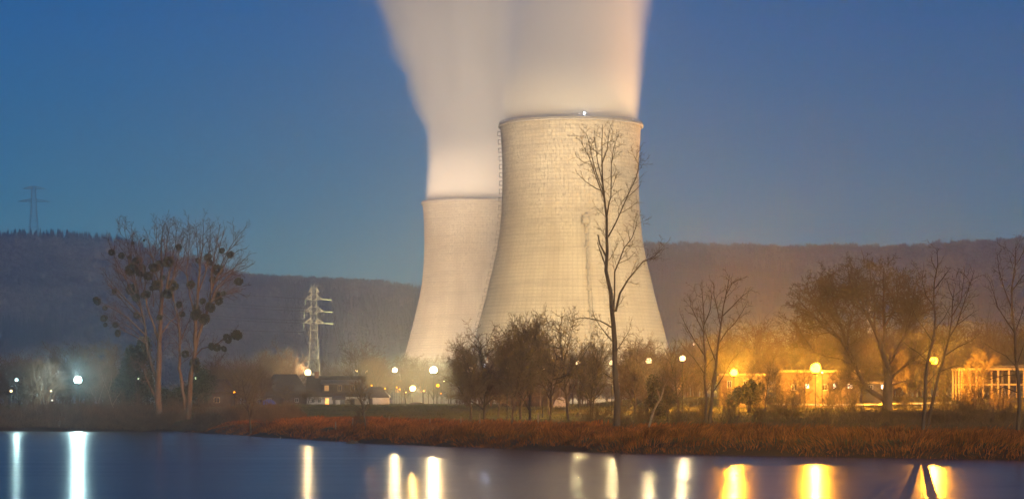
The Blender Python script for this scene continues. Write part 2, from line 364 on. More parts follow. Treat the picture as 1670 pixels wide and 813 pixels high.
# road on the embankment at the right, behind the walnut tree
rx = np.arange(18, 130, 4.0); rv = []; rf = []
for k, xx in enumerate(rx):
    yy = 352 - 0.08 * xx
    for w in (-3.2, 3.2): rv.append((xx, yy + w, gz(xx, yy + w) + 0.09))
for k in range(len(rx) - 1): rf.append((2*k, 2*k+2, 2*k+3, 2*k+1))
tag(link("road", np_mesh("road", np.array(rv), [np.array(rf)], mats=[M_asphalt])), kind="structure")
rv = []; rf = []
for k, xx in enumerate(rx):
    if k % 2: continue
    b = len(rv); yy = 352 - 0.08 * xx
    for (a, w) in ((0, -0.08), (2.6, -0.08), (2.6, 0.08), (0, 0.08)): rv.append((xx + a, yy - 0.08 * a + w, gz(xx, yy) + 0.13))
    rf.append((b, b+1, b+2, b+3))
tag(link("road_markings", np_mesh("road_markings", np.array(rv), [np.array(rf)], mats=[M_paint])), kind="structure")

# ------------------------------------------------------------------ cooling towers
D1, D2 = 1435.0, 1995.0
S1 = D1 / F
prof_v = np.array([650, 600, 570, 538, 507, 476, 460, 440, 414, 385, 352, 320, 300, 270, 240, 215, 204], float)
prof_h = np.array([180, 168, 160, 152, 143.5, 135.5, 132, 127, 120.8, 116, 112.6, 111, 110.4, 110.7, 112, 113.6, 114.6], float)
TZ0 = 5.0
prof_z = CH + (VH - prof_v) * S1 - TZ0; prof_r = prof_h * S1
TOP = float(prof_z[-1])
def tower_r(z): return float(np.interp(z, prof_z, prof_r))
def shell_mesh():
    nz_, na = 72, 144
    zs = np.linspace(9.5, TOP, nz_); rs = np.interp(zs, prof_z, prof_r); rs = np.convolve(np.pad(rs, 2, mode='edge'), np.ones(5) / 5, 'valid')
    an = np.linspace(0, 2 * math.pi, na + 1)
    V = []
    for layer in (0.0, -0.9):
        rr = (rs + layer)[:, None]
        V.append(np.stack([rr * np.cos(an)[None], rr * np.sin(an)[None], np.repeat(zs[:, None], na + 1, 1)], -1).reshape(-1, 3))
    V = np.concatenate(V); n1 = nz_ * (na + 1)
    I = np.arange(n1).reshape(nz_, na + 1)
    q = np.stack([I[:-1, :-1], I[:-1, 1:], I[1:, 1:], I[1:, :-1]], -1).reshape(-1, 4)
    qi = q[:, ::-1] + n1
    rimt = np.stack([I[-1, :-1], I[-1, 1:], I[-1, 1:] + n1, I[-1, :-1] + n1], -1); rimb = np.stack([I[0, 1:], I[0, :-1], I[0, :-1] + n1, I[0, 1:] + n1], -1)
    fs = np.concatenate([q, qi, rimt, rimb])
    U = np.stack([np.repeat((an / (2 * math.pi))[None], nz_, 0), np.repeat(((zs - 9.5) / (TOP - 9.5))[:, None], na + 1, 1)], -1).reshape(-1, 2)
    U = np.concatenate([U, U])
    return np_mesh("shell", V, [fs], uv=U[fs.ravel()], smooth=True, mats=[M_tower])
def ring(mb, r0, r1, z0, z1, n=96):
    vs = []
    for i in range(n):
        c, s = math.cos(2 * math.pi * i / n), math.sin(2 * math.pi * i / n)
        vs += [(r0 * c, r0 * s, z0), (r1 * c, r1 * s, z0), (r1 * c, r1 * s, z1), (r0 * c, r0 * s, z1)]
    f = []
    for i in range(n):
        a, b = 4 * i, 4 * ((i + 1) % n)
        f += [(a, a+1, b+1, b), (a+1, a+2, b+2, b+1), (a+2, a+3, b+3, b+2), (a+3, a, b, b+3)]
    mb.add(vs, f)
ME_shell = shell_mesh()
mbr = MB(); rt = float(prof_r[-1]); ring(mbr, rt + 0.15, rt + 1.3, TOP - 1.5, TOP - 0.3); ring(mbr, rt - 0.85, rt + 0.95, TOP - 0.28, TOP + 0.35)
ME_rim = mbr.mesh("rim", M_concrete)
mbr = MB()
for zz in (0.9, 1.5): ring(mbr, rt + 0.55, rt + 0.72, TOP + zz - 0.06, TOP + zz + 0.06)
for i in range(72):
    a = 2 * math.pi * i / 72; c, s = math.cos(a) * (rt + 0.63), math.sin(a) * (rt + 0.63); mbr.box((c - .07, s - .07, TOP + 0.36), (c + .07, s + .07, TOP + 1.5))
ME_rail = mbr.mesh("handrail", M_dsteel)
mbr = MB(); ring(mbr, rt - 0.6, rt + 0.4, TOP + 0.37, TOP + 0.55); 
mbc = MB(); rb, rl = tower_r(0) + 0.5, tower_r(9.5) - 0.45
for i in range(48):
    a0 = 2 * math.pi * i / 48
    for s in (-1, 1):
        a1 = a0 + s * math.pi / 48
        mbc.bar((rb * math.cos(a0), rb * math.sin(a0), -1), (rl * math.cos(a1), rl * math.sin(a1), 9.7), 0.55, 6)
ME_cols = mbc.mesh("base_column_ring", M_concrete)
mbb = MB(); ring(mbb, rb - 2.5, rb + 2.5, -1.5, 1.0); ME_basin = mbb.mesh("basin", M_concrete)

def tower(u, D, label, ladder):
    t = thing("cooling_tower", label, "cooling tower", (X(u, D), D, TZ0), 0, "cooling towers of the power station")
    link("shell", ME_shell, t); link("rim", ME_rim, t); link("handrail", ME_rail, t); link("base_column_ring", ME_cols, t); link("basin", ME_basin, t)
    return t
T1 = tower(931, D1, "nearer and taller-looking pale concrete cooling tower with a beacon on its rim", True)
T2 = tower(771.5, D2, "farther cooling tower, partly hidden behind the nearer one at its left", False)
# caged ladder down the near tower's left flank
mb = MB(); cg = MB(); az = math.pi + 0.10
def onshell(z, off, a): r = tower_r(z) + off; return Vector((r * math.cos(a), r * math.sin(a), z))
zs = np.arange(20, TOP, 3.0)
for z in zs:
    for da in (-0.008, 0.008): mb.bar(onshell(z, 0.5, az + da), onshell(min(z + 3, TOP), 0.5, az + da), 0.09)
    mb.bar(onshell(z, 0.5, az - 0.008), onshell(z, 0.5, az + 0.008), 0.07); mb.bar(onshell(z + 1.5, 0.5, az - 0.008), onshell(z + 1.5, 0.5, az + 0.008), 0.07)
mb.build("ladder", M_dsteel, T1)
for z in np.arange(34, TOP - 4, 4.7):
    a, b = 0.3, 2.3
    for za in (z, z + 2.4):
        p = [onshell(za, o, az + da) for o, da in ((a, -0.022), (b, -0.022), (b, 0.022), (a, 0.022))]
        for i in range(4): cg.bar(p[i], p[(i + 1) % 4], 0.12)
    for o, da in ((a, -0.022), (b, -0.022), (b, 0.022), (a, 0.022)): cg.bar(onshell(z, o, az + da), onshell(z + 2.4, o, az + da), 0.12)
for da in (-0.022, 0.022): cg.path([onshell(z, 0.3, az + da) for z in np.arange(30, TOP - 1, 4.7)], 0.08)
cg.build("ladder_cage", M_dsteel, T1)
# service shaft on the face towards the river
mb = MB(); fa = -math.pi / 2 + 0.18
for z in np.arange(14, 102, 4.0):
    p0, p1 = onshell(z, 0.9, fa), onshell(z + 3.2, 0.9, fa); mb.bar(p0, p1, 0.55)
    if int(z) % 12 == 2: mb.bar(onshell(z, 1.1, fa - 0.02), onshell(z, 1.1, fa + 0.025), 0.8)
    mb.bar(onshell(z, 0.6, fa + 0.035), onshell(z + 4, 0.6, fa + 0.035), 0.18)
mb.build("service_shaft", M_shaft, T1)
mb = MB(); p = onshell(101, 1.2, fa); mb.box((p.x - 2.0, p.y - 1.6, 99), (p.x + 2.0, p.y + 1.2, 103)); mb.hexa([(p.x-2.2,p.y-1.8,103),(p.x+2.2,p.y-1.8,103),(p.x+2.2,p.y+1.4,103),(p.x-2.2,p.y+1.4,103)], [(p.x-.4,p.y-.4,105),(p.x+.4,p.y-.4,105),(p.x+.4,p.y+.4,105),(p.x-.4,p.y+.4,105)])
mb.build("shaft_cabin", M_shaft, T1)

# ------------------------------------------------------------------ lamp helper
def ico(r, sub=2):
    import bmesh
    bm = bmesh.new(); bmesh.ops.create_icosphere(bm, subdivisions=sub, radius=r); me = bpy.data.meshes.new("lamp_globe"); bm.to_mesh(me); bm.free()
    me.polygons.foreach_set("use_smooth", np.ones(len(me.polygons), dtype=bool)); return me
LC = {"sodium": (1.0, 0.345, 0.013), "amber": (1.0, 0.58, 0.14), "warm": (1.0, 0.74, 0.36), "white": (1.0, 0.93, 0.75), "cyan": (0.62, 1.0, 0.98), "blue": (0.6, 0.78, 1.0), "green": (0.72, 1.0, 0.5)}
def beacon(parent, p, r, I):
    me = ico(r); me.materials.append(emit("beacon_glow", (0.75, 0.85, 1.0), I / (math.pi * r * r))); o = link("beacon", me, parent, p); return o
bp_ = onshell(TOP, 0.0, -math.pi / 2 + 0.165); beacon(T1, (bp_.x, bp_.y, TOP + 2.2), 0.55, 60)
mb = MB(); mb.bar((bp_.x, bp_.y, TOP + 0.3), (bp_.x, bp_.y, TOP + 1.75), 0.12); mb.build("beacon_post", M_dsteel, T1)

# ------------------------------------------------------------------ steam
def steam(name, label, u, D, R0, widen, shift, zstart, H, dens, soft0, soft1, seed):
    def b(t, out):
        tc = N(t, "ShaderNodeTexCoord"); sx = N(t, "ShaderNodeSeparateXYZ"); t.links.new(tc.outputs["Object"], sx.inputs[0])
        def mth(op, a, b_=None, c=None):
            n = N(t, "ShaderNodeMath", operation=op)
            for i, s in enumerate((a, b_, c)):
                if s is None: continue
                if isinstance(s, (int, float)): n.inputs[i].default_value = s
                else: t.links.new(s, n.inputs[i])
            return n.outputs[0]
        z = sx.outputs["Z"]; zz = mth('MAXIMUM', mth('SUBTRACT', z, zstart), 0.0)
        Rz = mth('MULTIPLY_ADD', zz, widen, R0); cx = mth('MULTIPLY', zz, shift)
        dx = mth('SUBTRACT', sx.outputs["X"], cx)
        rr = mth('DIVIDE', mth('SQRT', mth('ADD', mth('MULTIPLY', dx, dx), mth('MULTIPLY', sx.outputs["Y"], sx.outputs["Y"]))), Rz)
        mp = N(t, "ShaderNodeMapping"); mp.inputs["Scale"].default_value = (1 / 26, 1 / 26, 1 / 60); mp.inputs["Location"].default_value = (seed, seed * 2, 0); t.links.new(tc.outputs["Object"], mp.inputs[0])
        nz = N(t, "ShaderNodeTexNoise", Scale=1.0, Detail=5.0, Roughness=0.62, Distortion=0.6); t.links.new(mp.outputs[0], nz.inputs["Vector"])
        amp = N(t, "ShaderNodeMapRange"); amp.inputs["From Max"].default_value = 120; amp.inputs["To Min"].default_value = 0.03; amp.inputs["To Max"].default_value = 0.95; t.links.new(z, amp.inputs["Value"])
        rn = mth('ADD', rr, mth('MULTIPLY', mth('SUBTRACT', nz.outputs["Fac"], 0.5), amp.outputs[0]))
        sf = N(t, "ShaderNodeMapRange"); sf.inputs["From Max"].default_value = 110; sf.inputs["To Min"].default_value = soft0; sf.inputs["To Max"].default_value = soft1; t.links.new(z, sf.inputs["Value"])
        e = mth('DIVIDE', mth('SUBTRACT', 1.0, rn), sf.outputs[0])
        ec = N(t, "ShaderNodeMapRange", interpolation_type='SMOOTHSTEP'); t.links.new(e, ec.inputs["Value"])
        th = N(t, "ShaderNodeMapRange"); th.inputs["From Max"].default_value = H; th.inputs["To Min"].default_value = dens; th.inputs["To Max"].default_value = dens * 0.45; t.links.new(z, th.inputs["Value"])
        dd = mth('MULTIPLY', ec.outputs[0], th.outputs[0])
        pv = N(t, "ShaderNodeVolumePrincipled", Anisotropy=-0.25); pv.inputs["Color"].default_value = (0.995, 0.99, 0.98, 1)
        t.links.new(dd, pv.inputs["Density"]); t.links.new(pv.outputs[0], out.inputs["Volume"])
    m = mat(name + "_vapour", b)
    na = 40; zl = np.linspace(-6, H, 16); V = []
    for z in zl:
        zz = max(z - zstart, 0); rr_ = (R0 + widen * zz) * (1.02 + 0.3 * min(max(z, 0) / 100, 1)); cxx = shift * zz
        if z < 0: rr_ = min(rr_, R0 * 0.99)
        for i in range(na): V.append((cxx + rr_ * math.cos(2 * math.pi * i / na), rr_ * math.sin(2 * math.pi * i / na), z))
    fs = []
    for k in range(len(zl) - 1):
        for i in range(na): fs.append((k*na+i, k*na+(i+1) % na, (k+1)*na+(i+1) % na, (k+1)*na+i))
    V = np.array(V); nv = len(V); V = np.concatenate([V, [[0, 0, -6], [shift * max(H - zstart, 0), 0, H]]]); tri = []
    L = (len(zl) - 1) * na
    for i in range(na): tri.append((nv, (i + 1) % na, i)); tri.append((nv + 1, L + i, L + (i + 1) % na))
    me = np_mesh(name, V, [np.array(fs), np.array(tri)], mats=[m])
    o = link(name, me, None, (X(u, D), D, TZ0 + TOP)); tag(o, label, "steam", "steam plumes", "stuff")
    return o
steam("steam_plume", "straight pale steam plume rising from the nearer tower", 931, D1, rt - 1.0, 0.08, 0.03, 0.0, 125.0, 0.09, 0.12, 0.6, 3.1)
steam("steam_plume", "steam plume from the farther tower, spreading to the left as it rises", 771.5, D2, rt - 1.0, 0.26, -0.22, 60.0, 190.0, 0.15, 0.2, 0.5, 8.7)

# ------------------------------------------------------------------ plant floodlights (masts behind the trees)
MASTS = [  # u, v, D, globe radius, colour, label
    (885, 600, 312, 0.75, "warm", "yellow-white floodlight glowing through the middle clump of trees"),
    (943, 592, 312, 0.7, "warm", "floodlight seen between the thick-trunked tree and the tall tree"),
    (998, 591, 318, 0.8, "warm", "floodlight half hidden behind the tall tree's trunk"),
    (1058, 588, 330, 1.0, "warm", "bright floodlight above the rounded dark evergreen"),
    (1113, 584, 300, 0.9, "warm", "floodlight just right of the orange willow"),
    (1132, 561, 1010, 0.7, "white", "highest of the white floodlights, right of the nearer cooling tower"),
    (767, 603, 312, 0.9, "warm", "round yellow lamp left of the middle clump of trees"),
    (789, 595, 332, 0.6, "blue", "small bluish white lamp at the left side of the middle clump"),
    (827, 601, 300, 0.5, "warm", "small pale lamp among the twigs at the left of the middle clump"),
    (732, 601, 1000, 0.5, "blue", "tiny bluish lamp right of the brightest yellow lamp"),
    (1222, 578, 900, 0.42, "white", "tiny white lamp above the right round bush"),
    (1162, 582, 900, 0.36, "white", "faint tiny lamp behind the slender twin trees"),
]
def lamp(name, label, cat, u, v, D, r, col, I, group, pole_r=0.09, glow=40.0):
    p = P(u, v, D); g0 = gz(p.x, p.y)
    t = thing(name, label, cat, (p.x, p.y, g0), 0, group)
    h = p.z - g0
    mb = MB(); mb.bar((0, 0.12, -0.3), (0, 0.12, h - r * 1.2), pole_r, 6, pole_r * 0.7); mb.bar((0, 0.12, -0.3), (0, 0.12, 0.5), pole_r * 1.7, 6)
    mb.build("post", M_lamppost, t)
    mb = MB(); mb.hexa([(-r*.3, -r*.3 + .1, h - r*1.25), (r*.3, -r*.3 + .1, h - r*1.25), (r*.3, r*.3 + .1, h - r*1.25), (-r*.3, r*.3 + .1, h - r*1.25)], [(-r*.55, -r*.55, h - r*.8), (r*.55, -r*.55, h - r*.8), (r*.55, r*.55, h - r*.8), (-r*.55, r*.55, h - r*.8)])
    mb.build("lamp_head", M_lamppost, t)
    me = ico(r); me.materials.append(emit("lamp_glow", LC[col], max(min(STREET * I / (math.pi * r * r), glow), 3.0))); link("lamp_globe", me, t, (0, 0, h))
    if STREET * I < 90: return t
    l = bpy.data.lights.new("lamp_light", 'POINT'); l.energy = 4 * math.pi * STREET * I; l.color = LC[col]; l.shadow_soft_size = 0.06
    lo = bpy.data.objects.new("lamp_light", l); COL.objects.link(lo); lo.parent = t; lo.location = (0, 0, h + r + 0.15)
    return t
for (u, v, D, r, c, lab) in MASTS:
    t = lamp("floodlight_mast", lab, "floodlight", u, v, D, r * (0.75 if D > 500 else 0.42), c, (500 if D > 500 else 75) * r * r, "floodlight masts of the plant", 0.12 if D > 500 else 0.06, 3.0)
# each tower is lit by spot floods that stand at its foot, on the river side
def flood(p, target, power, ang, blend, col, parent_name):
    l = bpy.data.lights.new(parent_name, 'SPOT'); l.energy = power * FLOOD; l.spot_size = R(ang); l.spot_blend = blend; l.color = col; l.shadow_soft_size = 2.0
    o = bpy.data.objects.new(parent_name, l); COL.objects.link(o); o.location = p
    o.rotation_euler = (Vector(p) - Vector(target)).to_track_quat('Z', 'Y').to_euler()
WARM = (1.0, 0.69, 0.30)
c1 = Vector((X(931, D1), D1, 0)); c2 = Vector((X(771.5, D2), D2, 0))
AIM1, AIM2 = (86, 86, 86, 92), (90, 100, 100)
for k_, (dx, dy, z, pw) in enumerate(((-190, -330, 24, 6.0e6), (-40, -380, 24, 6.5e6), (120, -350, 24, 6.5e6), (300, -170, 24, 5.0e6))):
    flood((c1.x + dx, c1.y + dy, z), (c1.x, c1.y, AIM1[k_]), pw * 1.05, 35, 0.6, WARM, "tower_flood_or_plume_fill")
for k_, (dx, dy, z, pw) in enumerate(((-230, -330, 24, 7.5e6), (-60, -390, 24, 9.5e6), (-330, -120, 24, 7.0e6))):
    flood((c2.x + dx, c2.y + dy, z), (c2.x - 10, c2.y, AIM2[k_]), pw * 1.0, 36, 0.6, (1.0, 0.68, 0.40), "tower_flood_or_plume_fill")

flood((c1.x + 190, c1.y + 90, 24), (c1.x + 20, c1.y, 222), 1.1e7, 36, 0.8, (1.0, 0.5, 0.2), "tower_flood_or_plume_fill")  # orange spot added behind the tower to tint the plume's right edge

flood((c1.x - 60, c1.y - 300, 24), (c1.x, c1.y, 220), 6.0e6, 34, 0.8, (1.0, 0.78, 0.58), "tower_flood_or_plume_fill")  # fill added to brighten the nearer plume, aimed above the rim
flood((c2.x - 60, c2.y - 300, 24), (c2.x - 15, c2.y, 262), 8.5e6, 36, 0.8, (1.0, 0.78, 0.60), "tower_flood_or_plume_fill")  # fill added to brighten the farther plume, aimed above the rim

# ------------------------------------------------------------------ lamps in view
LAMPS = [
    (226, 617, 400, 0.14, "green", 22, "small greenish lamp glinting through the ivy-clad tree"),  # u v D r colour I label
    (127, 619, 410, 0.62, "cyan", 340, "brightest white-cyan lamp, among the trees on the left bank"),
    (27, 619, 398, 0.26, "cyan", 24, "small bluish lamp near the left edge"),
    (18, 637, 408, 0.2, "warm", 14, "small yellowish lamp low at the left edge, under the bluish one"),
    (83, 637, 400, 0.13, "warm", 2, "small warm lamp between the left edge lamps and the brightest cyan lamp"),
    (85, 652, 408, 0.14, "white", 14, "tiny white lamp low in the scrub left of the brightest cyan lamp"),
    (320, 616, 470, 0.25, "green", 14, "greenish lamp just above the dark roof behind the mistletoe trees"),
    (382, 639, 436, 0.17, "sodium", 4, "small orange lamp at the right end of the dark roof"),
    (397, 664, 410, 0.15, "white", 19, "tiny white garden lamp beside the gnarled apple tree"),
    (502, 607, 695, 0.95, "warm", 300, "very bright lamp at the gap in the farmhouse roofs, below the tall pylon"),
    (582, 604, 830, 0.55, "warm", 240, "left one of two lamps close together above the farmhouse roof"),
    (598, 606, 830, 0.5, "warm", 208, "right one of two lamps close together above the farmhouse roof"),
    (597, 594, 1000, 0.3, "blue", 48, "tiny bluish light above the pair of lamps over the farmhouse"),
    (606, 628, 655, 0.2, "sodium", 24, "small orange lamp over the hipped lean-to roof"),
    (644, 603, 720, 0.65, "warm", 600, "bright yellow lamp above the lean-to's right end"),
    (707, 603, 700, 1.0, "warm", 1600, "largest and brightest yellow lamp, below the farther tower"),
    (673, 633, 690, 0.75, "amber", 850, "bright low yellow lamp between the two high yellow lamps"),
    (714, 628, 640, 0.42, "sodium", 160, "orange street lamp on a visible post at the edge of the meadow"),
    (647, 631, 720, 0.2, "sodium", 26, "small orange lamp left of the low bright yellow lamp"),
    (628, 633, 720, 0.22, "sodium", 26, "small orange lamp right beside the lean-to's gable"),
    (1197, 607, 345, 0.52, "sodium", 1703, "leftmost of the three big orange street lamps on the right"),
    (1330, 600, 341, 0.72, "sodium", 2713, "biggest orange street lamp, in front of the long lit building"),
    (1341, 607, 358, 0.12, "white", 10, "tiny white light touching the biggest orange street lamp"),
    (1523, 588, 318, 0.48, "sodium", 1524, "rightmost orange street lamp, between two leaning thin trunks"),
    (652, 634, 690, 0.2, "sodium", 10, "small orange light just right of the orange lamp beside the low yellow one"),
    (662, 639, 680, 0.16, "amber", 10, "tiny amber light at the left foot of the low bright yellow lamp"),
    (691, 637, 690, 0.2, "amber", 10, "small amber light right of the low bright yellow lamp"),
    (719, 641, 660, 0.16, "sodium", 10, "tiny orange light low beside the street lamp post on the meadow edge"),
    (724, 621, 700, 0.16, "warm", 10, "tiny warm light above the orange street lamp on the meadow edge"),
    (771, 634, 640, 0.16, "sodium", 10, "tiny orange light low behind the left end of the middle clump"),
    (188, 631, 408, 0.12, "white", 10, "tiny white light in the trees just left of the ivy-clad tree"),
    (197, 645, 406, 0.1, "warm", 10, "tiny warm light low in the scrub just left of the ivy-clad tree"),
    (750, 620, 720, 0.14, "warm", 10, "faint warm light between the orange street lamp and the middle clump"),
]
for (u, v, D, r, c, I, lab) in LAMPS:
    lamp("street_lamp", lab, "street lamp", u, v, D, r, c, I, "lamps along the far bank", 0.07, 40.0 if u in (127, 644, 707, 673, 1197, 1330, 1523) else 5.0)

# ------------------------------------------------------------------ trees
def tubes(polys, k):
    """polys: list of (pts list of 3-tuples, radii list) -> verts, quads"""
    byn = {}
    for p in polys: byn.setdefault(len(p[0]), []).append(p)
    VV = []; FF = []; base = 0
    for n, ps in byn.items():
        Pt = np.array([p[0] for p in ps], float); Rr = np.array([p[1] for p in ps], float)
        T = np.empty_like(Pt); T[:, 1:-1] = Pt[:, 2:] - Pt[:, :-2]; T[:, 0] = Pt[:, 1] - Pt[:, 0]; T[:, -1] = Pt[:, -1] - Pt[:, -2]
        T /= np.linalg.norm(T, axis=2, keepdims=True) + 1e-9
        ref = np.zeros_like(T); vert = np.abs(T[:, :1, 2:3]) > 0.8
        ref[..., 0] = np.where(vert[..., 0], 1.0, 0.0); ref[..., 2] = np.where(vert[..., 0], 0.0, 1.0)
        A = np.cross(T, ref); A /= np.linalg.norm(A, axis=2, keepdims=True) + 1e-9; B = np.cross(T, A)
        th = 2 * np.pi * np.arange(k) / k
        V = Pt[:, :, None] + Rr[:, :, None, None] * (A[:, :, None] * np.cos(th)[None, None, :, None] + B[:, :, None] * np.sin(th)[None, None, :, None])
        m = len(ps); I = np.arange(m * n * k).reshape(m, n, k) + base
        J = np.roll(I, -1, axis=2)
        FF.append(np.stack([I[:, :-1], J[:, :-1], J[:, 1:], I[:, 1:]], -1).reshape(-1, 4))
        VV.append(V.reshape(-1, 3)); base += m * n * k
    return np.concatenate(VV), np.concatenate(FF)

def rot_dir(d, ang, az):
    up = Vector((0, 0, 1)) if abs(d.z) < 0.9 else Vector((1, 0, 0))
    e = d.cross(up).normalized(); g = d.cross(e)
    return (d * math.cos(ang) + (e * math.cos(az) + g * math.sin(az)) * math.sin(ang)).normalized()

class Tree:
    def __init__(s, seed): s.rg = random.Random(seed); s.lv = {0: [], 1: [], 2: [], 3: [], 4: [], 5: []}
    def poly(s, p, d, length, r0, r1, lev, n, wob, trop):
        rg = s.rg; pts = [tuple(p)]; rad = [r0]; q = Vector(p); d = d.copy(); st = length / n; dirs = [d.copy()]
        for i in range(n):
            d = (d + Vector((rg.gauss(0, wob), rg.gauss(0, wob), rg.gauss(0, wob) + trop))).normalized()
            q = q + d * st; pts.append(tuple(q)); dirs.append(d.copy()); rad.append(r0 + (r1 - r0) * ((i + 1) / n) ** 0.85)
        s.lv[lev].append((pts, rad)); return pts, dirs, rad
    def spawn(s, pts, dirs, rad, length, lev, cfg):
        """children on a polyline of level lev"""
        if lev + 1 > cfg["levels"]: return
        rg = s.rg; cnt = cfg["n"][lev]; cnt = max(1, int(round(cnt * rg.uniform(0.8, 1.2) * (length / cfg["ref"][lev]) ** 0.7))) if lev > 0 else cnt
        t0 = cfg["t0"][lev]; az0 = rg.uniform(0, 6.28); n = len(pts) - 1
        for j in range(cnt):
            t = t0 + (1 - t0) * ((j + rg.uniform(0.1, 0.9)) / cnt)
            f = t * n; i = min(int(f), n - 1); w = f - i
            p = Vector(pts[i]).lerp(Vector(pts[i + 1]), w); d = dirs[i + 1]
            az0 += 2.4 + rg.uniform(-0.5, 0.5)
            a = R(rg.uniform(*cfg["ang"][lev])); nd = rot_dir(d, a, az0)
            L = length * cfg["ratio"][lev] * (1 - cfg["taper"][lev] * (t - t0) / max(1e-3, 1 - t0)) * rg.uniform(0.65, 1.2)
            L = min(L, cfg.get("maxL", 99.0) * rg.uniform(0.5, 1.1)) if lev <= 1 else L
            if L < cfg.get("minL", 0.25): continue
            pr = rad[i] + (rad[i + 1] - rad[i]) * w
            r0 = max(cfg["rmin"], min(pr * 0.72, cfg["rk"] * L)); r1 = max(cfg["rmin"] * 0.6, r0 * (0.25 if lev < 2 else 0.5))
            nn = cfg["seg"][lev + 1]
            pp, dd, rr = s.poly(p, nd, L, r0, r1, lev + 1, nn, cfg["wob"][lev + 1], cfg["trop"][lev + 1])
            s.spawn(pp, dd, rr, L, lev + 1, cfg)
    def limb(s, pts, r0, r1, lev, cfg, child=True):
        """an explicit limb through the given points, then its own offspring"""
        pts = [Vector(p) for p in pts]; out = [pts[0]]
        for a, b in zip(pts[:-1], pts[1:]):
            m = max(1, int((b - a).length / 1.2))
            for i in range(1, m + 1):
                q = a.lerp(b, i / m)
                if not (i == m and b is pts[-1]): q = q + Vector((s.rg.gauss(0, .06), s.rg.gauss(0, .10), 0))
                out.append(q)
        n = len(out); rad = [r0 + (r1 - r0) * (i / (n - 1)) for i in range(n)]
        dirs = [(out[min(i + 1, n - 1)] - out[max(i - 1, 0)]).normalized() for i in range(n)]
        L = sum((out[i + 1] - out[i]).length for i in range(n - 1))
        s.lv[lev].append(([tuple(p) for p in out], rad))
        if child: s.spawn([tuple(p) for p in out], dirs, rad, L, max(lev, 1), cfg)
    def fit(s, H, W):
        allp = np.concatenate([np.array(p[0]) for l in s.lv.values() for p in l])
        zt = np.percentile(allp[:, 2], 99.7); c = np.percentile(np.abs(allp[:, :2]), 96)
        kz = H / zt; kx = (W / 2) / c
        for l in s.lv:
            s.lv[l] = [([(x * kx, y * kx, z * kz) for (x, y, z) in p], r) for p, r in s.lv[l]]
        return s
    def meshes(s, name, mb_, mt_, twig_scale=1.0):
        parts = []
        for l, k in ((0, 9), (1, 6)):
            if s.lv[l]: parts.append(tubes(s.lv[l], k))
        V = np.concatenate([p[0] for p in parts]); o = 0; Fs = []
        for p in parts: Fs.append(p[1] + o); o += len(p[0])
        tr = np_mesh("trunk", V, [np.concatenate(Fs)], smooth=True, mats=[mb_])
        parts = []
        for l, k in ((2, 4), (3, 3), (4, 3), (5, 3)):
            if s.lv[l]: parts.append(tubes([(p, [r * twig_scale for r in rr]) for p, rr in s.lv[l]], k))
        cr = None
        if parts:
            V = np.concatenate([p[0] for p in parts]); o = 0; Fs = []
            for p in parts: Fs.append(p[1] + o); o += len(p[0])
            cr = np_mesh("crown", V, [np.concatenate(Fs)], smooth=True, mats=[mt_])
        return tr, cr

def CFG(**k):
    c = dict(levels=4, n=[12, 8, 6, 5, 4], ref=[1, 6, 2.5, 1.0, 0.5], t0=[0.25, 0.2, 0.15, 0.1, 0.1], ang=[(35, 60), (30, 60), (30, 65), (30, 70), (30, 70)],
             ratio=[0.55, 0.5, 0.5, 0.55, 0.5], taper=[0.45, 0.45, 0.4, 0.3, 0.3], seg=[10, 7, 5, 3, 2, 2], wob=[0.06, 0.12, 0.16, 0.2, 0.25, 0.25], trop=[0.05, 0.06, 0.05, 0.04, 0.03, 0.02],
             rmin=0.018, rk=0.03, minL=0.22)
    c.update(k); return c

def auto_tree(seed, H, W, tr, cfg, lean=0.0):
    t = Tree(seed); L = H * cfg.get("trunkfrac", 0.75)
    pts, dirs, rad = t.poly((0, 0, -0.4), Vector((lean, 0, 1)).normalized(), L, tr, tr * cfg.get("trunktop", 0.3), 0, cfg["seg"][0], cfg["wob"][0], cfg["trop"][0])
    # root flare
    t.lv[0][0][1][0] = tr * 1.35
    t.spawn(pts, dirs, rad, L, 0, cfg); return t.fit(H, W)

SPREAD = CFG(n=[15, 10, 8, 6, 4], ang=[(45, 75), (35, 65), (30, 65), (30, 70)], t0=[0.28, 0.2, 0.15, 0.1], ratio=[0.75, 0.5, 0.5, 0.55], trunkfrac=0.6, wob=[0.08, 0.16, 0.2, 0.24, 0.26, 0.2], trop=[0.03, 0.09, 0.06, 0.05, 0.03, 0])
OVAL = CFG(n=[22, 9, 8, 6, 4], ang=[(30, 55), (30, 55), (30, 60), (30, 65)], t0=[0.2, 0.2, 0.15, 0.1], ratio=[0.5, 0.5, 0.5, 0.55], trunkfrac=0.85)
SLIM = CFG(n=[18, 8, 7, 5, 3], ang=[(28, 50), (25, 50), (30, 55), (30, 60)], t0=[0.25, 0.2, 0.15, 0.1], ratio=[0.42, 0.5, 0.5, 0.5], trunkfrac=0.92)
VASE = CFG(n=[14, 10, 9, 6, 4], ang=[(20, 42), (22, 45), (25, 50), (30, 55)], t0=[0.15, 0.15, 0.12, 0.1], ratio=[0.85, 0.5, 0.5, 0.55], trunkfrac=0.55, trop=[0.05, 0.05, 0.05, 0.05, 0.04, 0])
DENSE = CFG(n=[24, 11, 9, 6, 4], ang=[(35, 70), (35, 65), (30, 70), (30, 70)], t0=[0.12, 0.15, 0.12, 0.1], ratio=[0.62, 0.5, 0.5, 0.55], trunkfrac=0.7)

def register(name, label, cat, t, mb_, mt_, loc, rz=0.0, group=None, ts=1.0):
    o = thing(name, label, cat, loc, rz, group); tr, cr = t.meshes(name, mb_, mt_, ts)
    ch = [link("trunk", tr, o)]
    if cr is not None: ch.append(link("crown", cr, o))
    CH_OF[o.name] = ch
    return o

